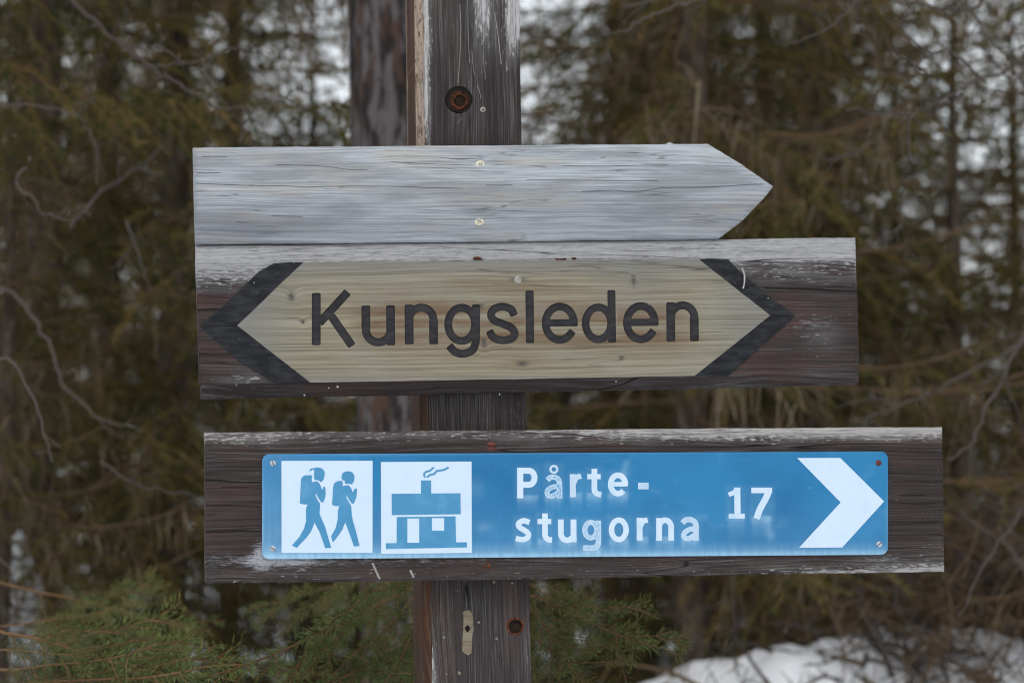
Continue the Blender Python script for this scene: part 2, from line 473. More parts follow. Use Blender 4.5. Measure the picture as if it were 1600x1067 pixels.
def inset(poly, d):
    p = np.array(poly); n = len(p)
    area = 0.5 * np.sum(p[:, 0] * np.roll(p[:, 1], -1) - np.roll(p[:, 0], -1) * p[:, 1])
    s = 1 if area > 0 else -1
    e = np.roll(p, -1, 0) - p; e /= np.maximum(np.linalg.norm(e, axis=1, keepdims=True), 1e-6)
    nn = np.stack([-e[:, 1], e[:, 0]], 1) * s
    m = nn + np.roll(nn, 1, 0); m /= np.maximum(np.sum(m * m, 1, keepdims=True) / 2, 0.5)
    return [tuple(a) for a in p + m * d]

def inside(poly, pts):
    x, y = pts[:, 0], pts[:, 1]; c = np.zeros(len(pts), bool); n = len(poly)
    for i in range(n):
        x1, y1 = poly[i]; x2, y2 = poly[(i + 1) % n]
        if y1 == y2: continue
        k = ((y1 > y) != (y2 > y)) & (x < (x2 - x1) * (y - y1) / (y2 - y1) + x1)
        c ^= k
    return c

def grid_in(poly, step):
    p = np.array(poly); x0, y0 = p.min(0); x1, y1 = p.max(0)
    gx, gy = np.meshgrid(np.arange(x0 + step / 2, x1, step), np.arange(y0 + step / 2, y1, step))
    g = np.stack([gx.ravel(), gy.ravel()], 1) + rng.normal(0, step * 0.06, (gx.size, 2))
    return g[inside(poly, g)]

def nearest(V, poly):
    """distance of each vertex to a polygon outline"""
    d = np.full(len(V), 1e9); n = len(poly)
    p = np.array(poly, float)
    for i in range(n):
        a, b = p[i], p[(i + 1) % n]; ab = b - a; l2 = max(ab @ ab, 1e-9)
        t = np.clip(((V - a) @ ab) / l2, 0, 1)
        d = np.minimum(d, np.linalg.norm(V - (a + t[:, None] * ab), axis=1))
    return d

def ss(x, a, b): t = np.clip((x - a) / (b - a), 0, 1); return t * t * (3 - 2 * t)

# ---------------- lettering as strokes of a router bit or a cutter
def arc(cx, cy, rx, ry, a0, a1, n=22):
    return [(cx + rx * math.cos(R_(a0 + (a1 - a0) * i / n)), cy - ry * math.sin(R_(a0 + (a1 - a0) * i / n))) for i in range(n + 1)]
def smooth_path(pts, n=6):
    p = [np.array(a, float) for a in pts]; p = [2 * p[0] - p[1]] + p + [2 * p[-1] - p[-2]]
    out = []
    for i in range(1, len(p) - 2):
        for j in range(n):
            t = j / n; a, b, c, d = p[i - 1:i + 3]
            out.append(tuple(0.5 * ((2 * b) + (-a + c) * t + (2 * a - 5 * b + 4 * c - d) * t * t + (-a + 3 * b - 3 * c + d) * t ** 3)))
    out.append(tuple(p[-2])); return out
def ribbon(path, w, rnd=0.0, closed=False):
    """stroke of width w along path -> list of quads; ends have corners rounded by rnd"""
    p = np.array(path, float); h = w / 2
    d = np.gradient(p, axis=0)
    if closed: d[0] = d[-1] = p[1] - p[-2]
    if len(p) == 2: d = np.array([p[1] - p[0]] * 2)
    d /= np.linalg.norm(d, axis=1, keepdims=True); n = np.stack([-d[:, 1], d[:, 0]], 1)
    L, Rr = p + n * h, p - n * h
    polys = [[tuple(L[i]), tuple(L[i + 1]), tuple(Rr[i + 1]), tuple(Rr[i])] for i in range(len(p) - 1)]
    if rnd and not closed:
        for e, s in ((0, -1), (-1, 1)):
            a, t, nn = p[e], d[e] * s, n[e]
            c = [a + nn * h, a + nn * h + t * 0.0, a + nn * (h - rnd * .3) + t * rnd * .7, a + nn * (h - rnd) + t * rnd,
                 a - nn * (h - rnd) + t * rnd, a - nn * (h - rnd * .3) + t * rnd * .7, a - nn * h]
            polys.append([tuple(x) for x in (c[0], *c[2:])])
    return polys
def tr(polys, ox, oy, s): return [[(ox + a / s, oy + b / s) for a, b in p] for p in polys]
def circle(cx, cy, r, n=20, ry=None):
    ry = ry or r
    return [(cx + r * math.cos(2 * math.pi * i / n), cy + ry * math.sin(2 * math.pi * i / n)) for i in range(n)]

# ---------------- small hardware
def screw(parent, x, y, w, r_px, mat, slot='cross', rot=0.0, name='screw', dome=0.0012):
    out = circle(x, y, r_px, 20)
    def rect(a, l, t):
        ca, sa = math.cos(a), math.sin(a)
        return [(x + ca * i * l - sa * j * t, y + sa * i * l + ca * j * t) for i, j in ((-1, -1), (1, -1), (1, 1), (-1, 1))]
    reg = []
    if slot == 'cross': reg = [[rect(rot, r_px * .55, r_px * .13), rect(rot + math.pi / 2, r_px * .55, r_px * .13)]]
    elif slot == 'slot': reg = [[rect(rot, r_px * .97, r_px * .13)]]
    elif slot == 'hole': reg = [[circle(x, y, r_px * .36, 10)]]
    V, T, lab = cdt(out, reg, [tuple(q) for q in circle(x, y, r_px * .78, 16)])
    d = np.hypot(V[:, 0] - x, V[:, 1] - y) / r_px
    wf = w + dome * (1 - 0.75 * np.clip(d, 0, 1) ** 3)
    s = solid(name, V, T[lab < 0], wf, w - 0.003, parent, mat, smooth=False)
    if (lab >= 0).any():
        hole = solid(name + '_recess' if parent.parent is None else 'recess', V, T[lab >= 0], np.full(len(V), w - 0.0009), w + dome * .6, parent, M['dark_hole'], back=False)
        if parent.parent is None:
            hole.parent = s; hole.name = 'recess'
    return s

def chip(parent, poly, w, mat, name, th=0.0006, attrs=None):
    V, T, lab = cdt(rough_outline(poly, 5, 0.4))
    at_ = {k: np.full(len(V), v) for k, v in (attrs or {}).items()}
    return solid(name, V, T, w + th, w - 0.0005, parent, mat, at_)

# =================================================================== THE POST
def gz(x, y):
    """height of the snow"""
    x = np.asarray(x, float); y = np.asarray(y, float)
    z = 0.05 * np.sin(x * 1.7 + 0.4) * np.sin(y * 1.1) + 0.03 * np.sin(x * 4.1 + y * 2.3)
    z = z + 0.42 * ss(y, 4.6, 9.0) + 1.25 * ss(y, 8, 20) + 4.5 * ss(y, 18, 60) + 10 * ss(y, 50, 300)
    z = z + 0.42 * np.exp(-((x - 1.05) / 0.9) ** 2 - ((y - 7.6) / 1.2) ** 2)
    drift = (0.85 * ss(x, -0.07, 0.15) + 0.15 * ss(x, 0.1, 0.62) + 0.02 * ss(x, 0.55, 1.25) + .014 * np.sin(x * 13 + y * 5) * np.sin(y * 9)) * np.exp(-((y - 5.75 - .1 * np.sin(x * 9)) / 0.6) ** 2)
    drift = np.maximum(drift, (1.18 + .05 * np.sin(x * 21 + y * 9)) * ss(-x, 0.80, 1.04) * np.exp(-((y - 6.0) / 0.5) ** 2))
    return np.maximum(z, drift + 0.25 * z) - 0.02

def build_post():
    W_, Dp = 0.1225, 0.118
    uc, _ = P(737, 560, 0.0); uc = float(uc)
    zb = -1.62; zt = 0.86
    t = sign_thing('wooden_post', uc, zb)
    tag(t, 'dark weathered wooden post carrying the three sign boards', 'post')
    # front face, with two holes bored into it; the survey line of the two front edges gives its width
    ch = 0.0035
    L = lambda v: float(P(661.5 + (675.3 - 661.5) * (533 - v) / 1067, 533.5, 0)[0])
    _, vt = P(740, -260, 0); _, vb = P(740, 1500, 0)
    xl = lambda y: 661.3 + 13.8 * y / 1067
    xr = lambda y: 811.2 + 18.9 * y / 1067
    ys = np.linspace(-300, 1560, 120)
    left = [(xl(y) + 0.5 * math.sin(y / 31) + rng.normal(0, .25), y) for y in ys]
    right = [(xr(y) + 0.5 * math.sin(y / 43 + 1) + rng.normal(0, .25), y) for y in ys]
    outline = left + right[::-1]
    holes = [[circle(717, 156, 21.5, 26)], [circle(805, 978, 14.0, 22)]]
    g = grid_in(outline, 6.0)
    V, T, lab = cdt(outline, holes, [tuple(q) for q in g])
    d = nearest(V, outline)
    wf = -0.0016 * (1 - ss(d, 0, 3.2))
    y = V[:, 1]; x = V[:, 0]; e = x - (661.3 + 13.8 * y / 1067)
    wear = 0.95 * ss(e, 16, 2) * ss(y, 420, 120) + 0.95 * ss(y, 150, -30) * (0.55 + 0.45 * np.sin(x / 9.0)) * ss(np.abs(x - 700), 22, 60)
    wear = wear + 0.75 * np.exp(-((x - 790 + (150 - y) * -0.12) / 9) ** 2) * ss(y, 130, 0) + 0.6 * ss(e, 14, 0) * ss(y, 940, 1060)
    wear = wear + 0.22 * ss(y, 230, 0) + 0.16 * ss(y, 900, 1000) + 0.04
    wear = np.clip(wear, 0, 1)
    dust = 0.30 * np.exp(-((x - 808) / 17) ** 2 - ((y - 652) / 26) ** 2) + 0.22 * ss(x, 790, 825) * ss(y, 1000, 1060)
    A = dict(wear=wear, dust=dust)
    solid('post_front', V, T[lab < 0], wf, -0.004, t, M['post'], A)
    # body behind the front face: sides, back, sloped weathered top
    u0, v0 = P(np.array([xl(a) for a in ys]), ys, 0); u1, v1 = P(np.array([xr(a) for a in ys]), ys, 0)
    n = len(ys); ou, ow, ov = ORG[t.name]
    ring = []
    dl = 0.010     # chamfer on the left front corner
    for i in range(n):
        a, b = u0[i], u1[i]; vv = v0[i]
        ring.append([(a, -0.0016, vv), (a - dl, -dl * 1.0, vv), (a - dl, -dl - 0.012, vv), (a - dl, -Dp + .022, vv), (a - dl, -Dp, vv), (b, -Dp, vv), (b, -0.0016, vv)])
    RV = np.array(ring); k = RV.shape[1]
    VV = np.stack([RV[..., 0] - ou, -(RV[..., 1] - ow), RV[..., 2] - ov], -1).reshape(-1, 3)
    TT, wv = [], []
    for i in range(n - 1):
        for j in range(k - 1):
            a, b, c, dd = i * k + j, i * k + j + 1, (i + 1) * k + j + 1, (i + 1) * k + j
            TT += [(a, b, c), (a, c, dd)]
    TT += [(0, 6, 1), (1, 6, 5), (1, 5, 4), (1, 4, 3), (1, 3, 2)]
    TT = np.array(TT)
    yy = np.repeat(ys, k); jj = np.tile(np.arange(k), n)
    wear = np.where(jj == 0, 0.85, np.where(jj == 1, 0.75, 0.0)) * ss(yy, 700, 150)
    wear[jj == 4] = 0.55 * ss(yy[jj == 4], 700, 200) + .40
    side = link('post_side', tri_mesh('post_side', VV, TT, dict(wear=wear, dust=wear * 0)), t, M['post_side'])
    # rusty sockets of pulled bolts: a ring with a dark bore
    cb = [(a + rng.normal(0, .5), b + rng.normal(0, .5)) for a, b in circle(717, 156, 21.5, 30)]
    V, T, lab = cdt(cb, [[circle(718, 157.5, 12.5, 22)]], [q for q in circle(717, 157, 17, 20)])
    solid('counterbore', V, T[lab < 0], -0.0045 + rng.normal(0, .0005, len(V)), -0.0002, t, M['dark_wood'], back=False)
    for (x, y, r, w0, k_) in ((718, 157.5, 14.2, -0.0028, .66), (805, 978, 14.0, -0.0006, .76)):
        oc = [(a + rng.normal(0, .3), b + rng.normal(0, .3)) for a, b in circle(x, y, r, 28)]
        ic = circle(x + .5, y + .3, r * k_, 24)
        V, T, lab = cdt(oc, [[ic]], [q for q in circle(x, y, r * (1 + k_) / 2, 24)])
        rr = np.hypot(V[:, 0] - x, V[:, 1] - y) / r
        wf = w0 + 0.0014 * np.exp(-((rr - (1 + k_) / 2) / .10) ** 2) + rng.normal(0, .0002, len(V))
        s = solid('bolt_socket', V, T[lab < 0], wf, -0.022, t, M['rust'], back=False)
        b = solid('bore', V, T[lab >= 0], np.full(len(V), w0 - .003), w0, t, M['bore'], back=False)
        b.parent = s
    # splinter scar of fresh wood, small chips and pale scratches
    z = 1600 / 350 
    sc = [(748, 345), (760, 335), (795, 333), (815, 365), (822, 400), (818, 430), (826, 470), (815, 500), (812, 560), (808, 640), (782, 655), (742, 628), (744, 520), (750, 440)]
    scar = chip(t, [(560 + a / z, 880 + b / z) for a, b in sc], 0.0, M['bare_wood'], 'splinter_scar', 0.0008, dict(warm=0.55, grey=0.0))
    h = chip(t, [(560 + a / z, 880 + b / z) for a, b in ((762, 450), (785, 440), (800, 462), (782, 492), (768, 480))], 0.0009, M['dark_hole'], 'nail_hole', 0.0003)
    h.parent = scar
    z = 1556 / 350
    for pts, wd in (([(838, 30), (845, 200), (838, 400), (826, 580)], 6), ([(893, 0), (897, 250), (905, 440)], 5), ([(922, 350), (930, 460), (940, 525)], 5),
                    ([(960, 590), (978, 650), (985, 690)], 5), ([(1000, 250), (1003, 420), (1018, 555)], 4), ([(1080, 90), (1105, 260), (1125, 450)], 9),
                    ([(585, 380), (588, 520), (580, 640), (590, 820)], 9), ([(1160, 430), (1163, 500)], 6), ([(820, 860), (850, 820)], 4)):
        polys = tr(ribbon(smooth_path(pts, 6), wd * .6), 530, 0, z)
        V, T, lab = cdt(None, [polys]); solid('scratch', V, T, 0.0003, -0.0006, t, M['scratch'], back=False)
    z = 1600 / 350
    for cx, cy, r in ((612, 527, 9), (718, 780, 13), (988, 537, 8), (860, 420, 10), (968, 130, 10), (1098, 140, 9), (630, 790, 7)):
        q = [(a + rng.normal(0, r * .25), b + rng.normal(0, r * .25)) for a, b in circle(cx, cy, r, 9)]
        chip(t, [(560 + a / z, 880 + b / z) for a, b in q], 0.0, M['bare_wood'], 'wood_chip', 0.0006, dict(warm=0.3, grey=0.3))
    # one nail with a ring beside the upper socket
    screw(t, 754.5, 171.5, 0.0003, 4.2, M['grey_screw'], 'hole', name='nail', dome=0.0008)
    return t

M['post'] = stained_wood('weathered_post', 'z', (0.044, 0.036, 0.035), (0.078, 0.054, 0.048), (0.42, 0.41, 0.41), 0.66)
M['post_side'] = stained_wood('post_side_wood', 'z', (0.060, 0.026, 0.015), (0.10, 0.042, 0.022), (0.33, 0.26, 0.20), 0.60)
build_post()

# =================================================================== BLANK ARROW BOARD
def board(t, name, poly, w_front, w_back, mat, attrs_fn, grid=7.0, crown=0.0, extra=(), wfn=None, jit=0.45, edge=0.0016):
    out = rough_outline(poly, 8, jit)
    inn = inset(out, 2.6)
    g = grid_in(inset(out, 5), grid)
    V, T, lab = cdt(out, [[inn]] + [[e] for e in extra], [tuple(q) for q in g])
    d = nearest(V, out)
    wf = w_front - edge * (1 - np.clip(d / 2.6, 0, 1)) ** 1.5
    if crown is not None and crown: wf = wf + crown(V)
    if wfn is not None: wf = wf + wfn(V)
    return solid(name, V, T, wf, w_back, t, mat, attrs_fn(V))

def build_blank():
    poly = [(301.5, 231), (700, 228), (1040, 225.5), (1046, 222.5), (1052, 225.3), (1105, 225), (1160, 258), (1208, 291.5), (1192, 312), (1160, 345), (1122, 373.5), (700, 378.5), (305.5, 382)]
    uc, vc = P(700, 304, 0.0)
    t = sign_thing('blank_sign', float(uc), float(vc))
    tag(t, 'blank silver grey board with a pointed right end, topmost on the post', 'sign')
    M['grey_wood'] = grey_wood('silvered_wood')
    mid = lambda V: 305 - (V[:, 0] - 300) * 0.008
    def crown(V): s = (V[:, 1] - mid(V)) / 76; return 0.0075 * (1 - s * s)
    def at_(V):
        x, y = V[:, 0], V[:, 1]
        b = 382 - (x - 300) * .0105
        d = 0.75 * np.exp(-((b - y - 24) / 13) ** 2) * ss(x, 900, 400) + 0.5 * np.exp(-((y - 262) / 7) ** 2 - ((x - 1130) / 40) ** 2)
        d = d + 0.38 * np.exp(-((b - y - 40) / 26) ** 2) * ss(x, 500, 1000) + 0.30 * ss(y, 280, 340) * ss(x, 620, 360) + 0.22 * ss(y, 250, 330)  # last term darkens the lower half, shading of the crown put into the colour
        d = d + 0.30 * np.exp(-(((y - 322) + (x - 430) * .16) / 6) ** 2) * ss(x, 560, 470) + 0.28 * np.exp(-(((y - 338) + (x - 520) * .12) / 5) ** 2) * ss(np.abs(x - 520), 130, 60)
        return dict(dark=np.clip(d + 0.55 * ss(306 - x, -6, 3), 0, 1))
    board(t, 'board', poly, 0.022, 0.001, M['grey_wood'], at_, crown=crown)
    wtop = 0.0268
    screw(t, 750.5, 258.3, wtop - 0.0004, 7.6, M['screw'], 'cross', 0.7)
    screw(t, 749, 345, wtop - 0.0004, 7.6, M['screw'], 'cross', 0.55)
    # drying checks that stand open
    for pts, wd in (([(85, 278), (250, 284), (380, 289), (540, 290), (640, 296), (740, 292), (940, 291), (1120, 294), (1300, 300), (1420, 302)], 4.0), ([(110, 143), (180, 146), (240, 143)], 3), ([(85, 224), (150, 226), (205, 224)], 4),
                    ([(460, 438), (520, 441), (620, 443)], 4), ([(480, 183), (600, 187), (720, 192), (860, 209), (940, 208)], 3), ([(1350, 154), (1430, 154), (1520, 158)], 3), ([(1060, 170), (1260, 180), (1470, 187)], 3)):
        V, T, lab = cdt(None, [tr(ribbon(smooth_path(pts, 5), wd * .55), 280, 200, 3.2)])
        s = (V[:, 1] - mid(V)) / 76; solid('drying_check', V, T, 0.022 + 0.0075 * (1 - s * s) + 0.0003, 0.0215, t, M['check'], back=False)
    for pts, wd in (([(380, 190), (500, 191), (640, 190), (760, 187), (910, 185)], 3.5), ([(200, 258), (400, 261), (600, 263), (860, 264)], 3), ([(480, 318), (640, 312), (700, 318), (780, 316), (880, 300), (1100, 296), (1300, 284), (1380, 282)], 4), ([(0, 285), (60, 287), (130, 284)], 3)):
        V, T, lab = cdt(None, [tr(ribbon(smooth_path(pts, 5), wd * .55), 760, 200, 3.2)])
        s = (V[:, 1] - mid(V)) / 76; solid('drying_check', V, T, 0.022 + 0.0075 * (1 - s * s) + 0.0003, 0.0215, t, M['check'], back=False)
    return t
build_blank()

# =================================================================== KUNGSLEDEN BOARD
def kungsleden_letters():
    s = 1524 / 400; out = []
    A = lambda strokes, ox: out.append(sum([tr(p, ox, 360, s) for p in strokes], []))
    rb = lambda path, w=51, r=9: ribbon(path, w, r)
    def st(x0, y0, x1, y1, w=53, r=9):      # straight stroke, overall length as measured
        a, b = np.array((x0, y0), float), np.array((x1, y1), float); t = (b - a) / np.linalg.norm(b - a)
        return ribbon([tuple(a + t * r), tuple(b - t * r)], w, r)
    A([st(778, 372, 778, 684), st(966, 366, 795, 553, 50, 9), st(866, 508, 992, 688, 50, 9)], 290)                      # K
    A([st(1073, 447, 1074, 596), ribbon(arc(1147.5, 592, 73.5, 74, 180, 360), 49), st(1220, 446, 1222, 684)], 290)         # u
    A([st(1330, 442, 1332, 678), ribbon([(1331, 560)] + arc(1403.5, 534, 72.5, 74, 180, 0) + [(1477, 560)], 48), st(1476, 530, 1477, 678)], 290)  # n
    A([ribbon(arc(272, 559, 80, 99, 0, 360, 40), 47, closed=True), st(358, 440, 357, 640, 48),
       rb(smooth_path([(357, 620), (354, 672), (334, 714), (280, 734), (232, 722), (202, 692)], 7), 48)], 650)          # g
    A([rb(smooth_path([(582, 500), (566, 470), (517, 454), (466, 468), (447, 503), (466, 536), (520, 557), (568, 580), (588, 614), (570, 643), (515, 654), (462, 638), (440, 604)], 7), 47)], 650)  # s
    A([st(676, 358, 679, 671, 50)], 650)                                                                               # l
    def e(cx, cy, rx, ry): return [ribbon([(cx - rx + 6, cy - 1), (cx + rx + 20, cy - 2)], 43), ribbon([(cx + rx + 0, cy + 14)] + arc(cx, cy, rx, ry, 4, 322, 40), 47), rb([(cx + rx * .80, cy + ry * .605), (cx + rx * .90, cy + ry * .50)], 45, 4)]
    A(e(856, 552, 84, 99), 650)
    A([ribbon(arc(1086, 553, 76, 95, 0, 360, 40), 46, closed=True), st(1163, 355, 1168, 667, 48)], 650)                   # d
    A(e(1339, 549, 83, 99), 650)
    A([st(183, 427, 184, 662), ribbon([(184, 540)] + arc(254, 518, 70, 72, 180, 0) + [(324, 540)], 48), st(323, 510, 325, 660)], 1000)  # n
    return out

def build_name_sign():
    uc, vc = P(825, 498, 0.0)
    t = sign_thing('name_sign', float(uc), float(vc))
    tag(t, 'brown board with a pale double-pointed arrow panel lettered Kungsleden, between the other two boards', 'sign')
    poly = [(305.5, 384.5), (700, 379.5), (1122, 374.5), (1336.5, 371), (1340, 480), (1342, 596), (1338, 600.5), (820, 612.5), (314, 623.5), (309, 500)]
    yt = lambda x: 384 - (x - 305) * .0128         # top edge, lower edge and the chamfer lines
    yb = lambda x: 623.5 - (x - 313) * .0223
    pt_ = lambda x: 409.5 - (x - 474) * .0073       # panel top and bottom
    pb = lambda x: 597.5 - (x - 485) * .0175
    FR = 0.030
    def wfn(V):
        x, y = V[:, 0], V[:, 1]
        a = np.clip((pt_(x) - y) / (pt_(x) - yt(x)), 0, 1.2); b = np.clip((y - pb(x)) / (yb(x) - pb(x)), 0, 1.2)
        return -0.013 * a - 0.012 * b
    def at_(V):
        x, y = V[:, 0], V[:, 1]
        top = ss(pt_(x) + 8 - y, 0, 10)
        wear = 0.98 * top + 0.55 * ss(y, 470, 420) * (x > 1100) + 0.85 * ss(y, 478, 425) * (x < 480)
        wear = wear + 0.45 * np.exp(-((x - 375) / 60) ** 2 - ((y - 590) / 28) ** 2) + 0.42 * np.exp(-((x - 1285) / 45) ** 2 - ((y - 525) / 40) ** 2)
        wear = np.where(y > pb(x) + 1, wear * .45, wear)
        dust = 0.42 * np.exp(-((x - 1260) / 45) ** 2 - ((y - 505) / 16) ** 2) + 0.15 * np.exp(-((x - 375) / 60) ** 2 - ((y - 590) / 20) ** 2)
        return dict(wear=np.clip(wear, 0, 1), dust=dust + 0.35 * top)
    xs = np.linspace(300, 1345, 60)
    M['brown_board'] = stained_wood('stained_board', 'x', (0.046, 0.034, 0.032), (0.085, 0.048, 0.041), (0.33, 0.33, 0.335), 0.655)
    band = [(float(x), float(pt_(x))) for x in np.linspace(306, 1337, 50)] + [(float(x), float(pb(x))) for x in np.linspace(1337, 312, 50)]
    board(t, 'board', poly, FR, 0.001, M['brown_board'], at_, extra=(band,), wfn=wfn, grid=6.0)
    # the pale panel stands 3.5 mm proud; letters are cut 2 mm into it
    WP = FR + 0.0035
    panel = [(370.5, 508.5), (474.5, pt_(474)), (700, pt_(700) + .3), (900, pt_(900)), (1092, pt_(1092)), (1203.5, 493), (1085.5, pb(1085)), (800, pb(800) + .3), (485, pb(485))]
    letters = kungsleden_letters()
    kn = []
    for (x, y, a, b, amp) in ((455, 464, .010, .012, .006), (473, 503, .005, .006, .004), (990, 438, .006, .013, .005), (756, 535, .007, .015, .006), (752, 478, .006, .006, .003), (816, 568, .016, .008, .003), (809, 437, .022, .005, .002)):
        u, v = P(x, y, WP); kn.append((float(u - uc), float(v - vc), a, b, amp))
    M['panel_wood'] = panel_wood('panel_wood', kn)
    out = rough_outline(panel, 9, 0.25)
    V, T, lab = cdt(out, letters, [tuple(q) for q in grid_in(inset(out, 4), 6.0)])
    x, y = V[:, 0], V[:, 1]
    warm = 1.15 * np.exp(-((y - 508) / 34) ** 2) * ss(x, 520, 600) * ss(x, 1120, 1040) + 0.45 * np.exp(-((y - 458) / 16) ** 2) * ss(x, 560, 640) * ss(x, 940, 820)
    warm += 0.5 * np.exp(-((x - 815) / 40) ** 2 - ((y - 568) / 8) ** 2)
    lb = np.zeros(len(V))
    grey = 0.95 * ss(y, 445, 405) + 0.9 * ss(x, 490, 380) + 0.75 * ss(x, 1080, 1180) + 0.55 * ss(y, 575, 600) + .5 * np.exp(-((x - 1000) / 60) ** 2 - ((y - 450) / 30) ** 2)
    A = dict(warm=np.clip(warm, 0, 1), grey=np.clip(grey, 0, .95))
    pan = solid('arrow_panel', V, T[lab < 0], WP, FR - 0.001, t, M['panel_wood'], A)
    for i in range(len(letters)):
        tt = T[lab == i]
        l = solid('letter', V, tt, np.full(len(V), WP - 0.0016), WP - 0.00005, t, M['letter_paint'], back=False)
        l.parent = pan
    # black bevels falling from the panel's heads to the board, mitred in the middle
    def bevel(polys, inner, reach):
        for q in polys:
            V, T, lab = cdt(rough_outline(q, 9, 0.3), (), [tuple(a) for a in grid_in(inset(q, 3), 7)])
            d = nearest(V, inner)
            wf = FR + 0.0034 - 0.0030 * np.clip(d / reach, 0, 1)
            solid('arrow_bevel', V, T, wf, FR - 0.001, t, M['black_paint'], back=False)
    l_in = [(474.5, 409.5), (370.5, 508.5), (485, 597.5), (370.6, 508.6)]
    bevel([[(474, 409.8), (450, 409.6), (428, 411.5), (405, 424), (345, 482), (312, 509), (370, 508.5)],
           [(312, 510), (330, 525), (375, 566), (430, 597.6), (484.5, 597.6), (370, 509)]], l_in, 48)
    r_in = [(1092, 405), (1203.5, 493), (1085.5, 587), (1203.4, 493.1)]
    bevel([[(1092.5, 405.2), (1138, 405.5), (1158, 426), (1200, 462), (1243, 493.5), (1204, 493)],
           [(1204, 493.5), (1242, 494.5), (1212, 520), (1168, 560), (1138, 587.3), (1086, 587.3)]], r_in, 40)
    # hardware and small marks
    screw(t, 809.5, 437, WP, 6.0, M['grey_screw'], None, name='nail')
    screw(t, 816, 568.3, WP - .0004, 6.0, M['red_screw'], None, name='nail', dome=0.0006)
    for q in ([(739, 402), (746, 401), (752, 402.5), (754, 405), (746, 406), (740, 405)],):
        chip(t, q, FR - 0.0003, M['rust'], 'paint_flake', 0.0012)
    for q in ([(868, 404), (884, 403), (884, 406), (868, 406)], [(893, 402.5), (900, 402), (900, 405), (894, 405)]):
        chip(t, q, FR - 0.0003, M['rust'], 'paint_flake', 0.0012)
    s = 1524 / 400
    V, T, lab = cdt(None, [tr(ribbon(smooth_path([(607, 222), (621, 262), (622, 310), (614, 346)], 8), 8), 1000, 360, s)])
    solid('paint_splinter', V, T, FR + .0052, FR + .0040, t, M['pale'])
    for (cx, cy, r, ox) in ((697, 378, 7, 1000), (762, 403, 5, 1000), (497, 757, 5, 1000), (865, 912, 7, 290), (905, 930, 10, 290), (770, 924, 6, 290), (852, 938, 6, 290), (707, 980, 6, 290), (1190, 900, 7, 650), (497, 975, 6, 650), (408, 312, 5, 290)):
        r = r * .8; q = [(a + rng.normal(0, r * .3), b + rng.normal(0, r * .25)) for a, b in circle(cx, cy, r, 8)]
        px = [(ox + a / s, 360 + b / s) for a, b in q]
        yy = px[0][1]; lo = yy > 596
        chip(t, px, FR + (0.0012 if not lo else -0.004), M['pale'], 'fleck', 0.0008)
    # open checks in the board
    for pts, wd, ox in (([(70, 473), (200, 467), (330, 478)], 6, 290), ([(72, 303), (200, 306), (370, 302)], 4, 290), ([(80, 733), (160, 738), (270, 736)], 4, 290), ([(735, 343), (850, 346), (960, 348), (1080, 352), (1165, 358), (1290, 360)], 8, 1000)):
        V, T, lab = cdt(None, [tr(ribbon(smooth_path(pts, 5), wd), ox, 360, s)])
        solid('drying_check', V, T, FR + (0.0022 if False else 0.0003), FR - .001, t, M['dark_hole'], back=False)
    return t
build_name_sign()

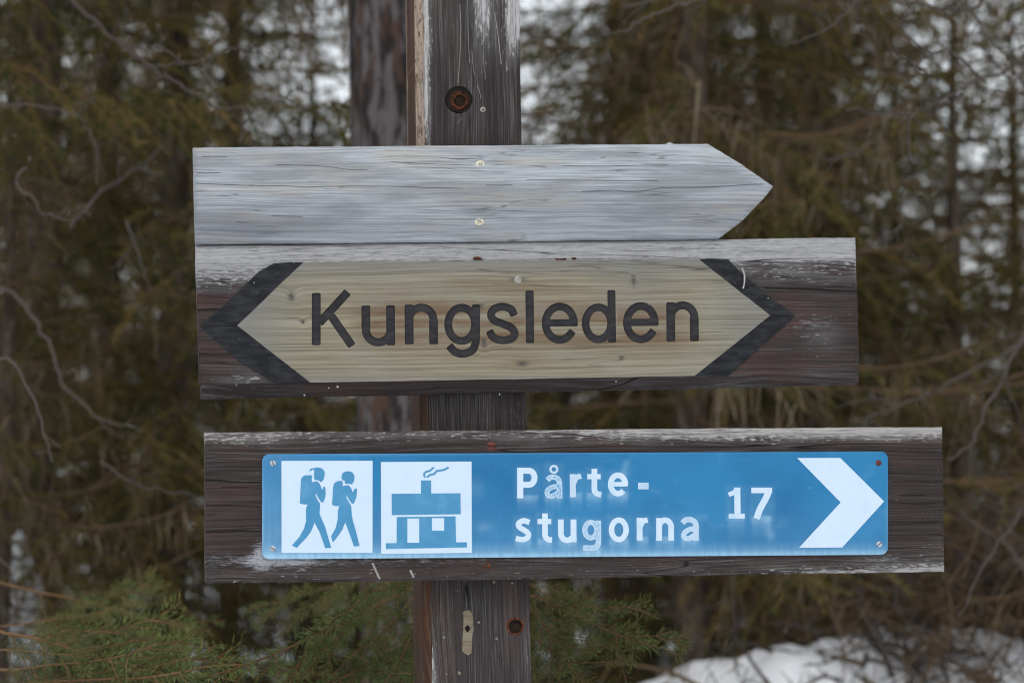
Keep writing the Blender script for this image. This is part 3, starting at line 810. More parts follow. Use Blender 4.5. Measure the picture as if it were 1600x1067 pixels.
# =================================================================== BLUE DIRECTION SIGN
def blue_letters():
    """letters of the two lines and the distance; measured on 3.95x enlargements"""
    s = 1581 / 400; out = []
    def A(strokes, ox=700, worn=0): out.append((sum([tr(p, ox, 650, s) for p in strokes], []), worn))
    R = lambda path, w=35: ribbon(path, w)
    A([R([(446, 318), (446, 507)], 38), R([(446, 337), (500, 337)] + arc(500, 380, 34, 43, 88, -88, 16) + [(446, 423)], 37)])                       # P
    A([ribbon(arc(654, 328, 21, 21, 0, 360, 24), 14, closed=True), R(smooth_path([(614, 394), (632, 379), (660, 377), (684, 394), (689, 430)], 6), 32), R([(689, 425), (690, 506)], 33),
       R(smooth_path([(690, 434), (648, 437), (615, 458), (616, 486), (645, 492), (690, 466)], 6), 30)], worn=1)                                         # å
    A([R([(770, 358), (772, 500)], 36), R(smooth_path([(776, 412), (792, 380), (822, 369)], 6), 33)], worn=.25)                                         # r
    A([R([(904, 325), (904, 445)] + arc(934, 448, 30, 34, 180, 270, 10) + [(946, 484)], 35), R([(860, 373), (943, 373)], 32)])                          # t
    A([R([(1006, 420), (1108, 420)], 28), R([(1094, 428)] + arc(1050, 421, 45, 57, 5, 318, 34), 35)])                                                  # e
    A([R([(1174, 431), (1239, 431)], 40)], worn=.35)                                                                                                  # -
    A([R(smooth_path([(503, 656), (468, 645), (437, 661), (441, 684), (470, 703), (494, 722), (494, 745), (465, 761), (418, 755)], 7), 34)])               # s
    A([R([(599, 600), (599, 728)] + arc(630, 728, 31, 35, 180, 270, 10) + [(642, 763)], 35), R([(553, 650), (638, 650)], 32)])
    A([R([(697, 637), (697, 722)] + arc(736, 722, 39, 44, 180, 300, 16) + [(775, 742)], 35), R([(775, 637), (776, 778)], 36)])                             # u
    A([ribbon(arc(882, 703, 37, 48, 0, 360, 34), 31, closed=True), R([(928, 644), (929, 770)] + arc(894, 776, 35, 38, 0, -80, 12) + [(836, 813)], 33)], worn=.7)   # g
    A([ribbon(arc(1055, 701, 45, 60, 0, 360, 36), 34, closed=True)])                                                                                   # o
    A([R([(1183, 627), (1184, 768)], 36), R(smooth_path([(1188, 680), (1204, 650), (1233, 640)], 6), 33)])
    A([R([(1304, 629), (1304, 768)], 36), R([(1304, 700)] + arc(1341, 684, 37, 42, 180, 0, 18) + [(1378, 768)], 35)])                                     # n
    A([R(smooth_path([(1448, 660), (1468, 641), (1500, 639), (1527, 658), (1532, 695)], 6), 34), R([(1531, 690), (1531, 768)], 34),
       R(smooth_path([(1531, 693), (1490, 699), (1459, 722), (1460, 748), (1488, 755), (1531, 728)], 6), 31)], worn=.3)                                   # a
    A([R([(245, 440), (247, 620)], 38), R([(192, 485), (222, 473), (242, 452)], 28), R([(192, 617), (291, 617)], 30)], 1090)                                # 1
    A([R([(332, 458), (460, 458)], 34), R(smooth_path([(441, 460), (420, 510), (385, 575), (365, 633)], 6), 40)], 1090)                                    # 7
    return out

def build_direction_sign():
    uc, vc = P(897, 790, 0.0)
    t = sign_thing('direction_sign', float(uc), float(vc))
    tag(t, 'dark brown board with a blue plate to Pårtestugorna 17, lowest on the post', 'sign')
    poly = [(319.5, 675.5), (700, 673), (1100, 669.5), (1472, 667), (1474, 780), (1475, 893), (1200, 897), (800, 905), (400, 910), (321, 910.5)]
    FR = 0.030
    def at_(V):
        x, y = V[:, 0], V[:, 1]
        yt = 675.5 - (x - 319) * .0074; yb = 910.5 - (x - 320) * .0152
        wear = ss(y - yt, 36, 4) * (0.48 + 0.50 * ss(x, 650, 1150) + .25 * ss(x, 560, 330)) + ss(y - yt, 14, 0) * 0.62 * ss(x, 1050, 1330) + 0.30 * ss(yb - y, 40, 5)
        wear = wear + 0.5 * ss(yb - y, 16, 3) * ss(x, 1150, 1300) + 0.25 * ss(x, 1380, 1475) * ss(y, 760, 860)
        dust = 0.95 * np.exp(-(np.maximum(0, 408 - x) / 15) ** 2 - ((y - 868) / 26) ** 2) * (x < 420) + 0.75 * np.exp(-((x - 440) / 55) ** 2 - ((y - 878) / 9) ** 2)
        dust = dust + 0.42 * np.exp(-((y - 876 + (x - 410) * .006) / 12) ** 2) * ss(x, 1500, 430) + 0.5 * np.exp(-((x - 1375) / 50) ** 2 - ((y - 872) / 8) ** 2) + 0.28 * np.exp(-((y - 885) / 9) ** 2) * ss(x, 1200, 1340)
        return dict(wear=np.clip(wear, 0, 1), dust=np.clip(dust, 0, 1))
    M['dark_board'] = stained_wood('dark_stained_board', 'x', (0.042, 0.031, 0.029), (0.074, 0.046, 0.041), (0.38, 0.365, 0.355), 0.645, 260)
    bd = board(t, 'backing_board', poly, FR, 0.001, M['dark_board'], at_, grid=6.0)
    s = 1581 / 400
    # the plate, with rounded corners
    def rr(x0, y0, x1, y1, r, skew):
        o = []
        for cx, cy, a0 in ((x1 - r, y0 + r, 0), (x0 + r, y0 + r, 90), (x0 + r, y1 - r, 180), (x1 - r, y1 - r, 270)):
            for i in range(7):
                a = R_(a0 + 15 * i)
                o.append((cx + r * math.cos(a), cy - r * math.sin(a)))
        return [(x, y - (x - 410) * skew * (1 if y < 790 else 1.75)) for x, y in o]
    plate_o = rr(409.5, 709.3, 1387.5, 873.3, 11.5, 0.0041)
    L = blue_letters()
    WP = FR + 0.0032
    V, T, lab = cdt(plate_o, [[inset(plate_o, 1.6)]], [tuple(q) for q in grid_in(inset(plate_o, 3), 3.6)])
    x, y = V[:, 0], V[:, 1]
    haze = 0.26 * ss(y, 842, 868) + 0.35 * ss(y, 862 - (x - 410) * .006, 872 - (x - 410) * .006) + 0.10 * ss(x, 560, 420) + 0.05 * ss(y, 760, 850) + 0.08 * ss(x, 900, 450) * ss(y, 740, 850)
    for k_, (polys, worn) in enumerate(L):
        q = np.array([p for po in polys for p in po]); x0, y0 = q.min(0); x1, y1 = q.max(0)
        if k_ == 5: continue
        inx = ss(x, x0 - 1.5, x0 + 2.5) * ss(x, x1 + 1.5, x1 - 2.5)
        ln = 22 if k_ < 14 else 36
        haze = haze + 0.26 * inx * (y > y1 - 6) * np.exp(-np.maximum(0, y - y1) / (ln * .5)) * ss(y, y1 + ln * 1.5, y1)
        haze = haze + 0.07 * np.exp(-(np.maximum(0, np.maximum(x0 - x, x - x1)) / 4) ** 2 - (np.maximum(0, np.maximum(y0 - y, y - y1)) / 4) ** 2)
    haze = haze + 0.14 * np.exp(-((x - 741) / 14) ** 2 - ((y - 763) / 14) ** 2) + 0.16 * np.exp(-((x - 757) / 12) ** 2 - ((y - 823) / 7) ** 2) + .18 * np.exp(-((x - 1205) / 6) ** 2 - ((y - 836) / 9) ** 2)
    haze = haze + 0.20 * np.exp(-((x - 975 + (y - 740) * .22) / 5) ** 2) * ss(y, 715, 725) * ss(y, 760, 742)
    pl = solid('sign_plate', V, T, WP - 0.0006 * (1 - np.clip(nearest(V, plate_o) / 1.6, 0, 1)), FR + 0.0008, t, M['plate'], dict(haze=np.clip(haze, 0, .95)))
    def film(name, polys, mat, lift, holes=(), attrs=None, grid=None):
        V, T, lab = cdt(None, [polys] + [[h] for h in holes], grid)
        o = solid(name, V, T[lab == 0], WP + lift, WP - 0.0002, t, mat, attrs(V) if attrs else None, back=False)
        o.parent = pl; return o
    # pictogram grounds
    film('pictogram_ground', [[(439.8, 719.8), (582.2, 719.6), (582.0, 863.4), (440.0, 863.4)]], M['white_film'], 0.0003)
    film('pictogram_ground', [[(595.2, 721.6), (736.8, 720.8), (737.2, 863.4), (595.6, 865.0)]], M['white_film'], 0.0003)
    q = lambda pts: [(430 + a / 6.669, 710 + b / 6.669) for a, b in pts]
    h1 = [[(358, 182), (362, 150), (385, 142), (402, 140), (430, 134), (462, 134), (495, 148), (514, 178), (516, 215), (506, 255), (488, 280), (470, 285), (452, 268), (410, 262), (405, 240), (406, 158), (395, 155), (375, 165)],
          [(268, 260), (280, 235), (300, 220), (325, 214), (384, 214), (380, 262), (384, 290), (410, 280), (432, 278), (452, 290), (470, 315), (482, 350), (490, 370), (502, 335), (512, 328), (522, 350), (526, 400), (520, 450), (500, 497), (476, 493), (440, 435), (425, 402), (420, 425), (436, 462), (466, 508), (466, 560), (462, 610), (480, 660), (520, 750), (584, 970), (522, 974), (460, 800), (408, 706), (395, 750), (370, 805), (330, 860), (224, 970), (174, 945), (250, 860), (300, 770), (322, 690), (320, 580), (325, 545), (342, 520), (290, 516), (256, 508), (262, 400)]]
    h2 = [[(690, 205), (705, 195), (715, 182), (740, 174), (775, 173), (805, 185), (824, 215), (826, 250), (818, 285), (795, 310), (770, 305), (728, 303), (724, 270), (690, 262), (700, 248), (682, 232), (700, 225)],
          [(604, 330), (615, 298), (640, 280), (670, 273), (704, 276), (702, 330), (722, 322), (756, 318), (778, 330), (796, 360), (808, 392), (828, 355), (852, 352), (852, 400), (844, 450), (818, 512), (796, 508), (765, 465), (745, 425), (742, 450), (765, 490), (792, 535), (798, 620), (810, 690), (840, 790), (880, 950), (820, 955), (780, 840), (730, 706), (700, 780), (660, 840), (602, 916), (582, 850), (630, 765), (650, 680), (655, 575), (668, 535), (620, 535), (592, 520), (600, 400)]]
    for h in (h1, h2): film('hiker_figure', [q(p) for p in h], M['blue_film'], 0.0005)
    q2 = lambda pts: [(590 + a / 6.669, 710 + b / 6.669) for a, b in pts]
    rect = lambda a, b, c, d: [(a, b), (c, b), (c, d), (a, d)]
    cab = [rect(452, 268, 558, 412), [(146, 408), (864, 402), (866, 620), (148, 630)], [(200, 650), (812, 642), (818, 925), (198, 925)], [(86, 922), (930, 912), (932, 966), (86, 982)]]
    cab += ribbon(smooth_path([(494, 238), (484, 205), (505, 180), (545, 168), (568, 148), (586, 134)], 6), 20)
    cab += ribbon(smooth_path([(515, 238), (545, 212), (590, 200), (615, 172), (660, 165), (705, 152), (740, 132)], 6), 20)
    film('cabin_figure', [q2(p) for p in cab], M['blue_film'], 0.0005, holes=[q2(rect(310, 664, 434, 918)), q2(rect(566, 660, 694, 792))])
    z8 = lambda pts: [(1090 + a / s, 650 + b / s) for a, b in pts]
    film('arrow_head', [z8([(615, 258), (882, 258), (1152, 526), (893, 810), (626, 812), (884, 532)])], M['white_film'], 0.0003)
    for polys, worn in L:
        gp = None
        if worn:
            qq = np.array([p for po in polys for p in po]); bx = [(qq[:, 0].min(), qq[:, 1].min()), (qq[:, 0].max(), qq[:, 1].min()), (qq[:, 0].max(), qq[:, 1].max()), (qq[:, 0].min(), qq[:, 1].max())]
            gp = [tuple(q_) for q_ in grid_in(bx, 0.9)]
        def wattr(V, w=worn, polys=polys):
            if not w: return dict(worn=np.zeros(len(V)))
            # distance to the outline of the union: step outwards in 12 directions until outside every stroke
            dd = np.full(len(V), 9.0)
            for a_ in np.linspace(0, 2 * np.pi, 12, endpoint=False):
                for r_ in (0.6, 1.2, 1.8, 2.4):
                    q_ = V + r_ * np.array([math.cos(a_), math.sin(a_)]); ins = np.zeros(len(V), bool)
                    for po in polys: ins |= inside(po, q_)
                    dd = np.where(~ins, np.minimum(dd, r_), dd)
            return dict(worn=np.clip(w * ss(dd, 0.6, 2.2), 0, 1))
        o = film('letter', polys, M['worn_letter'] if worn else M['white_letter'], 0.0003, attrs=wattr, grid=gp)
        if worn >= .7: o['label'] = 'letter whose white film is worn to a blue scratched outline'
    # screws of the plate
    for (x, y, m_) in ((426.6, 723.6, M['alu']), (426.4, 857, M['alu']), (1372.8, 722.9, M['red_screw']), (1374, 850, M['alu'])):
        sc = screw(t, x, y, WP + .0001, 4.6, m_, 'slot' if m_ is not M['red_screw'] else None, rng.uniform(0, 3), dome=0.0011)
    screw(t, 768, 697, FR - .0003, 7.2, M['red_screw'], 'slot', 0.03)
    screw(t, 760, 885.5, FR - .0006, 7.0, M['rust'], 'slot', 1.55)
    # runs of pale paint, chips, open checks
    for pts, wd in (([(1075, 905), (1095, 950), (1120, 1005)], 13), ([(1308, 950), (1330, 995)], 13)):
        V, T, lab = cdt(None, [tr(ribbon(smooth_path(pts, 5), wd), 310, 650, s)]); solid('paint_run', V, T, FR + .0004, FR - .001, t, M['scratch'], back=False)
    for pts, wd in (([(40, 393), (120, 396), (230, 405), (388, 408)], 6), ([(45, 552), (180, 552), (384, 560)], 5), ([(44, 712), (200, 707), (384, 708)], 6), ([(140, 438), (300, 440)], 3)):
        V, T, lab = cdt(None, [tr(ribbon(smooth_path(pts, 5), wd), 310, 650, s)]); solid('drying_check', V, T, FR + .0003, FR - .001, t, M['dark_hole'], back=False)
    for pts, wd in (([(1200, 405), (1330, 402), (1480, 408)], 3), ([(1240, 490), (1400, 487)], 3), ([(1250, 538), (1380, 540), (1475, 536)], 3.5), ([(1190, 655), (1300, 652), (1500, 656)], 2.5)):
        V, T, lab = cdt(None, [tr(ribbon(smooth_path(pts, 5), wd), 1090, 650, s)]); solid('drying_check', V, T, FR + .0003, FR - .001, t, M['dark_hole'], back=False)
    return t
build_direction_sign()

# =================================================================== SNOW GROUND
def snow_mat():
    k = NB('snow')
    n = k.noise(k.obj(), 6, 6, 0.6)
    c = k.mix(k.step(n, 0.3, 0.7), (0.72, 0.75, 0.80), (0.82, 0.84, 0.87))
    li = k.noise(k.obj(), 38, 4, 0.7)
    c = k.mix(k.m_('MULTIPLY', k.step(li, 0.56, 0.68), 0.8), c, (0.10, 0.075, 0.05))      # litter shed by the spruces
    k.bump(n, 0.5, 0.05)
    return k.done(c, 0.75, 0.2)
def build_ground():
    ys = np.concatenate([np.linspace(-8, 3, 12), np.linspace(3.3, 4.4, 8), np.linspace(4.5, 7.0, 70), np.linspace(7.2, 14, 44), np.linspace(14.6, 40, 40), np.geomspace(42, 900, 24)])
    xs = np.concatenate([-np.geomspace(700, 7, 18), np.linspace(-6.6, -1.6, 32), np.linspace(-1.5, 1.7, 90), np.linspace(1.8, 6.6, 30), np.geomspace(7, 700, 18)])
    X, Y = np.meshgrid(xs, ys); Z = gz(X, Y)
    near = np.exp(-(np.abs(Y - 8) / 7) ** 2)
    Z = Z + near * 0.007 * rng.normal(0, 1, X.shape)
    ny, nx = X.shape
    i = np.arange(ny * nx).reshape(ny, nx)
    a, b, c, d = i[:-1, :-1].ravel(), i[:-1, 1:].ravel(), i[1:, 1:].ravel(), i[1:, :-1].ravel()
    T = np.concatenate([np.stack([a, b, c], 1), np.stack([a, c, d], 1)])
    o = link('snow_ground', tri_mesh('snow_ground', np.stack([X, Y, Z], -1).reshape(-1, 3), T, smooth=True), None, snow_mat())
    tag(o, 'snow covered forest floor rising behind the sign', None, None, 'structure')
build_ground()

# =================================================================== TREES
def unit(a): return a / np.maximum(np.linalg.norm(a, axis=-1, keepdims=True), 1e-9)

class Soup:
    """collects triangles with a tint per vertex"""
    def __init__(s): s.V, s.T, s.C, s.n = [], [], [], 0
    def add(s, V, T, c):
        s.V.append(V); s.T.append(T + s.n); s.C.append(np.broadcast_to(c, (len(V),)).astype(np.float32)); s.n += len(V)
    def mesh(s, name): return tri_mesh(name, np.concatenate(s.V), np.concatenate(s.T), dict(tint=np.concatenate(s.C)))
    def tube(s, pts, r0, r1, sides=3, tint=0.5):
        p = np.asarray(pts, float); n = len(p)
        d = unit(np.gradient(p, axis=0)); up = np.array([0.3, 0.2, 1.0])
        a = unit(np.cross(d, up) + 1e-6); b = np.cross(d, a)
        r = np.linspace(r0, r1, n)[:, None, None]
        th = np.arange(sides) / sides * 2 * np.pi
        ring = p[:, None] + r * (a[:, None] * np.cos(th)[None, :, None] + b[:, None] * np.sin(th)[None, :, None])
        T = []
        for i in range(n - 1):
            for j in range(sides):
                k = (j + 1) % sides
                T += [(i * sides + j, i * sides + k, (i + 1) * sides + k), (i * sides + j, (i + 1) * sides + k, (i + 1) * sides + j)]
        s.add(ring.reshape(-1, 3), np.array(T), tint)
    def segs(s, A, B, r, tint):
        """many thin straight twigs at once, triangular in section"""
        A, B = np.asarray(A), np.asarray(B); n = len(A); d = unit(B - A)
        a = unit(np.cross(d, np.array([0.31, 0.52, 0.8]))); b = np.cross(d, a)
        r = np.broadcast_to(np.asarray(r, float), (n,))[:, None]
        V = []
        for q, f in ((A, 1.0), (B, 0.6)):
            for th in (0, 2.094, 4.189): V.append(q + r * f * (a * math.cos(th) + b * math.sin(th)))
        V = np.stack(V, 1).reshape(-1, 3)
        base = np.arange(n)[:, None, None] * 6
        loc = np.array([(0, 1, 4), (0, 4, 3), (1, 2, 5), (1, 5, 4), (2, 0, 3), (2, 3, 5)])[None]
        s.add(V, (base + loc).reshape(-1, 3), np.repeat(np.broadcast_to(tint, (n,)), 6))
    def needles(s, A, B, per_m, ln, wd, tint, g, fat=False, flat=0.0):
        """needles all round the shoots A->B"""
        A, B = np.asarray(A), np.asarray(B); L = np.linalg.norm(B - A, axis=1)
        cnt = np.maximum(1, (L * per_m).astype(int)); idx = np.repeat(np.arange(len(A)), cnt); n = len(idx)
        t = g.uniform(0, 1, n)[:, None]; d = unit(B - A)[idx]
        p = A[idx] + (B - A)[idx] * t
        rv = g.normal(0, 1, (n, 3)); rv[:, 2] *= (1 - flat); rv = unit(np.cross(d, rv))
        dr = unit(d * g.uniform(0.45, 0.9, (n, 1)) + rv * g.uniform(0.6, 1.0, (n, 1)))
        side = unit(np.cross(dr, g.normal(0, 1, (n, 3))))
        l = (ln * g.uniform(0.7, 1.2, (n, 1))); tt = np.broadcast_to(tint, (len(A),))[idx] + g.normal(0, 0.08, n)
        tip = p + dr * l
        if fat:       # slim three-sided needle
            o2 = unit(np.cross(dr, side)); V = []
            mid = p + dr * l * 0.5
            for q in (side, -side * .5 + o2 * .87, -side * .5 - o2 * .87): V.append(mid + q * wd * .5)
            V = np.stack([p] + V + [tip], 1).reshape(-1, 3)
            loc = np.array([(0, 1, 2), (0, 2, 3), (0, 3, 1), (1, 4, 2), (2, 4, 3), (3, 4, 1)])[None]
            s.add(V, (np.arange(n)[:, None, None] * 5 + loc).reshape(-1, 3), np.repeat(tt, 5))
        else:
            V = np.stack([p - side * wd * .5, p + side * wd * .5, tip], 1).reshape(-1, 3)
            s.add(V, np.arange(n * 3).reshape(-1, 3), np.repeat(tt, 3))

def leaf_mat(name, a, b, c):
    k = NB(name)
    t = k.attr('tint')
    ri = k.n('ShaderNodeObjectInfo').outputs['Random']
    col = k.mix(k.step(t, 0.05, 0.55), a, b)
    col = k.mix(k.step(t, 0.6, 0.95), col, c)
    col = k.mix(k.m_('MULTIPLY', ri, 0.35), col, tuple(0.5 * x for x in b))
    k.b.inputs['Roughness'].default_value = 0.65
    return k.done(col, 0.65, 0.12)
M['needle'] = leaf_mat('spruce_needles', (0.026, 0.040, 0.010), (0.082, 0.080, 0.020), (0.180, 0.112, 0.040))
M['near_needle'] = leaf_mat('near_spruce_needles', (0.052, 0.088, 0.028), (0.120, 0.155, 0.048), (0.215, 0.220, 0.070))
M['dead_twig'] = leaf_mat('dead_twigs', (0.070, 0.044, 0.027), (0.145, 0.098, 0.056), (0.24, 0.20, 0.125))
M['bare_twig'] = leaf_mat('bare_twig', (0.055, 0.043, 0.038), (0.100, 0.083, 0.074), (0.16, 0.15, 0.135))
def bark_mat(name, a, b, c, sc=1.0):
    k = NB(name)
    x, y, z = k.xyz(k.obj())
    n = k.noise(k.vec(k.m_('MULTIPLY', x, 60 * sc), k.m_('MULTIPLY', y, 60 * sc), k.m_('MULTIPLY', z, 14 * sc)), 1, 5, 0.6)
    n2 = k.noise(k.vec(k.m_('MULTIPLY', x, 34), k.m_('MULTIPLY', y, 34), k.m_('MULTIPLY', z, 12)), 1, 3)
    col = k.mix(k.step(n, 0.42, 0.58), a, b)
    col = k.mix(k.step(n2, 0.54, 0.62), col, c)
    k.bump(n, 1.0, 0.01)
    return k.done(col, 0.85, 0.2)
M['bark'] = bark_mat('spruce_bark', (0.045, 0.032, 0.023), (0.090, 0.066, 0.048), (0.12, 0.10, 0.08))
M['pine_bark'] = bark_mat('pine_bark', (0.020, 0.016, 0.015), (0.100, 0.088, 0.088), (0.066, 0.038, 0.028), 1.0)
M['birch_bark'] = bark_mat('birch_bark', (0.10, 0.085, 0.075), (0.30, 0.28, 0.26), (0.07, 0.05, 0.045))

def trunk_mesh(name, H, r, g, sides=14, n=18, lump=0.05):
    s = Soup(); z = np.linspace(-0.6, H, n)
    th = np.arange(sides) / sides * 2 * np.pi
    V = []
    for zz in z:
        rr = r * (1 - 0.9 * max(0, zz) / H) * (1 + lump * g.normal(0, 1, sides)) * (1 + 0.5 * math.exp(-(zz + .6) * 3))
        V.append(np.stack([rr * np.cos(th) + 0.01 * math.sin(zz * 2), rr * np.sin(th) + 0.01 * math.cos(zz * 1.7), np.full(sides, zz)], 1))
    V = np.concatenate(V); T = []
    for i in range(n - 1):
        for j in range(sides):
            k = (j + 1) % sides
            T += [(i * sides + j, i * sides + k, (i + 1) * sides + k), (i * sides + j, (i + 1) * sides + k, (i + 1) * sides + j)]
    s.add(V, np.array(T), 0.5)
    m = s.mesh(name); m.polygons.foreach_set('use_smooth', np.ones(len(m.polygons), bool)); return m

def crown_meshes(name, seed, H=6.0, R=0.95, per=30, low=0.15, bare=0.38):
    """needled crown and the dead, lichen hung twigs inside it"""
    g = np.random.default_rng(seed); live, dead = Soup(), Soup()
    zz = low; A, B, Tn = [], [], []; SA, SB = [], []; DA, DB, DT = [], [], []
    while zz < H - 0.15:
        f = zz / H
        for _ in range(g.integers(4, 7)):
            L = R * (1 - f) ** 0.75 * g.uniform(0.55, 1.12) + 0.12
            az = g.uniform(0, 2 * np.pi); h = zz + g.uniform(-.08, .08)
            droop = g.uniform(0.15, 0.55) * (1 - f) - 0.25 * f
            n = 8; t = np.linspace(0, 1, n)
            rad = L * t; z = h - droop * L * (t ** 1.3) + 0.22 * L * t ** 3
            wig = np.cumsum(g.normal(0, 0.022, n)) * L
            pts = np.stack([rad * math.cos(az) - wig * math.sin(az), rad * math.sin(az) + wig * math.cos(az), z], 1)
            live_branch = g.uniform() > bare * (1 - f)
            S = live if live_branch else dead
            for i in range(n - 1): SA.append(pts[i]); SB.append(pts[i + 1])
            outw = np.array([math.cos(az), math.sin(az), 0]); sd = np.array([-math.sin(az), math.cos(az), 0])
            m = max(4, int(per * L))
            for q in range(m):
                tt = g.uniform(0.06, 1.0); i = min(n - 2, int(tt * (n - 1))); p = pts[i] + (pts[i + 1] - pts[i]) * (tt * (n - 1) - i)
                sl = g.uniform(0.10, 0.30) * (1.15 - 0.7 * tt) * (0.6 + 0.6 * (1 - f))
                dr = unit(outw * g.uniform(.2, .9) + sd * g.choice((-1, 1)) * g.uniform(.2, 1.0) + np.array([0, 0, -g.uniform(-.1, .75)]))
                e1 = p + dr * sl * .5; e2 = e1 + unit(dr + np.array([0, 0, -.45])) * sl * .5
                tint = g.uniform(0, 1) * (0.75 + 0.25 * (1 - tt))
                if live_branch and g.uniform() > .08:
                    A += [p, e1]; B += [e1, e2]; Tn += [tint, tint]
                else:
                    DA += [p, e1]; DB += [e1, e2]; DT += [tint, tint]
                    if g.uniform() < .6:          # beard lichen and broken twiglets
                        for _ in range(3):
                            c = p + (e2 - p) * g.uniform(0, 1); DA.append(c); DB.append(c + np.array([g.normal(0, .02), g.normal(0, .02), -g.uniform(.03, .13)])); DT.append(g.uniform(.5, 1))
        zz += g.uniform(0.09, 0.15)
    A, B, Tn = map(np.array, (A, B, Tn))
    live.segs(A, B, 0.0018, 0.9)
    live.needles(A, B, 230, 0.022, 0.0042, Tn, g)
    dead.segs(np.array(SA), np.array(SB), 0.0050, 0.35)
    dead.segs(np.array(DA), np.array(DB), 0.0020, np.array(DT))
    return live.mesh(name + '_crown'), dead.mesh(name + '_dead')

KINDS = []
for i, (sd, H, R) in enumerate(((3, 5.6, .80), (4, 6.4, .88), (5, 3.0, .74))):
    g = np.random.default_rng(sd)
    c, d = crown_meshes('spruce', sd, H, R)
    KINDS.append((trunk_mesh('spruce_trunk', H, 0.040 + .006 * i, g), c, d))
for t_, c, d in KINDS:
    t_.materials.append(M['bark']); c.materials.append(M['needle']); d.materials.append(M['dead_twig'])

def spruce(x, y, kind, sc, rot, label, group):
    o = bpy.data.objects.new('spruce_tree', None); COL.objects.link(o)
    o.location = (x, y, float(gz(x, y)) - 0.05); o.rotation_euler = (0, 0, rot); o.scale = (sc, sc, sc)
    tag(o, label, 'tree', group)
    t_, c, d = KINDS[kind]
    link('trunk', t_, o); link('crown', c, o); link('dead_twigs', d, o)
    return o
def px_x(px, Y): return (px - 800) / 1600 * .36 * Y

# (photo column, distance, kind, height of the tip above the snow or None, label); low trees leave the sky open above them
STAND = [
    (60, 6.1, 0, None, 'drooping olive spruce filling the left of the picture beside the boards\' left ends'),
    (265, 6.4, 1, None, 'twiggy spruce right behind the left ends of the boards'),
    (1085, 6.1, 0, None, 'dark green spruce behind the pointed end of the blank grey board'),
    (1275, 6.8, 1, None, 'brownish spruce behind the right end of the Kungsleden board'),
    (1500, 6.5, 2, 2.3, 'low loose spruce right of the boards\' right ends, with white sky above it'),
    (470, 6.7, 2, 2.1, 'low spruce left of the pine trunk under a patch of white sky'),
    (880, 6.9, 2, 1.95, 'low spruce just right of the post under a patch of white sky'),
    (1760, 7.2, 0, None, 'tall spruce whose branch ends show at the right edge of the picture'),
    (-90, 7.4, 1, None, 'tall spruce cut by the left edge of the picture'),
    (170, 8.2, 1, None, 'tall blurred spruce in the gap between the two left front spruces'),
    (1000, 8.2, 1, None, 'tall blurred spruce between the post and the blank board\'s pointed end'),
    (1190, 8.6, 0, None, 'tall blurred spruce seen over the point of the blank board'),
    (1400, 8.3, 2, 2.2, 'low blurred spruce right of the Kungsleden board, with white sky gaps over it'),
    (680, 7.8, 0, 2.6, 'blurred spruce hidden by the post and boards, seen only in slits beside the post'),
    (560, 9.0, 2, 1.5, 'low blurred spruce seen below the Kungsleden board left of the pine trunk'),
    (360, 9.4, 0, None, 'far tall spruce left of the white sky gap at the top'),
    (30, 10.4, 1, None, 'far tall spruce in the upper left corner'),
    (830, 10.2, 2, 1.6, 'far low spruce seen right of the post between the lower boards'),
    (1100, 10.8, 0, None, 'far tall spruce behind the dark green one right of the post'),
    (1300, 10.5, 0, None, 'far tall spruce over the right end of the Kungsleden board'),
    (1540, 10.2, 2, 1.9, 'far low spruce near the right edge, level with the blue sign'),
    (5, 5.6, 2, 1.75, 'low twiggy spruce on the snow drift at the left edge below the boards'),
    (960, 9.3, 0, None, 'slim far spruce just right of the post at the top'),
    (490, 9.6, 2, 2.7, 'far loose spruce left of the pine trunk with sky showing through'),
    (1590, 7.8, 2, 2.2, 'low loose spruce near the right edge with sky showing above it'),
    (1460, 12.0, 1, 2.3, 'far sparse spruce in the upper right among the white gaps'),
]
KH = (5.6, 6.4, 3.0)
for i, (px, Y, k, top, lab) in enumerate(STAND):
    sc = 1.0 if top is None else top / KH[k] * (1 + .0 * i)
    spruce(px_x(px, Y), Y, k, sc, 1.3 * i + .4, lab, 'spruces behind the sign')
for i, (px, Y, k) in enumerate(((2050, 7.6, 0), (2330, 8.8, 1), (2150, 10.5, 1), (2700, 9.6, 0), (-480, 8.6, 0), (-700, 10.2, 1))):
    spruce(px_x(px, Y), Y, k, 1.0, 2.1 * i + .9, 'tall spruce of the same stand, past the edge of the picture', 'spruces past the edges of the picture')
g = np.random.default_rng(77)
for i in range(26):
    Y = g.uniform(13, 24); px = -150 + 1900 * ((i + g.uniform(0, 1)) / 26)
    low = 380 < px < 620 or 780 < px < 900 or 1330 < px
    spruce(px_x(px, Y), Y, int(g.integers(0, 2)), g.uniform(.28, .36) if low else g.uniform(.6, .85), g.uniform(0, 6), 'small far spruce on the snowy slope, a dark smear in a gap between nearer trees', 'far spruces on the snowy slope')

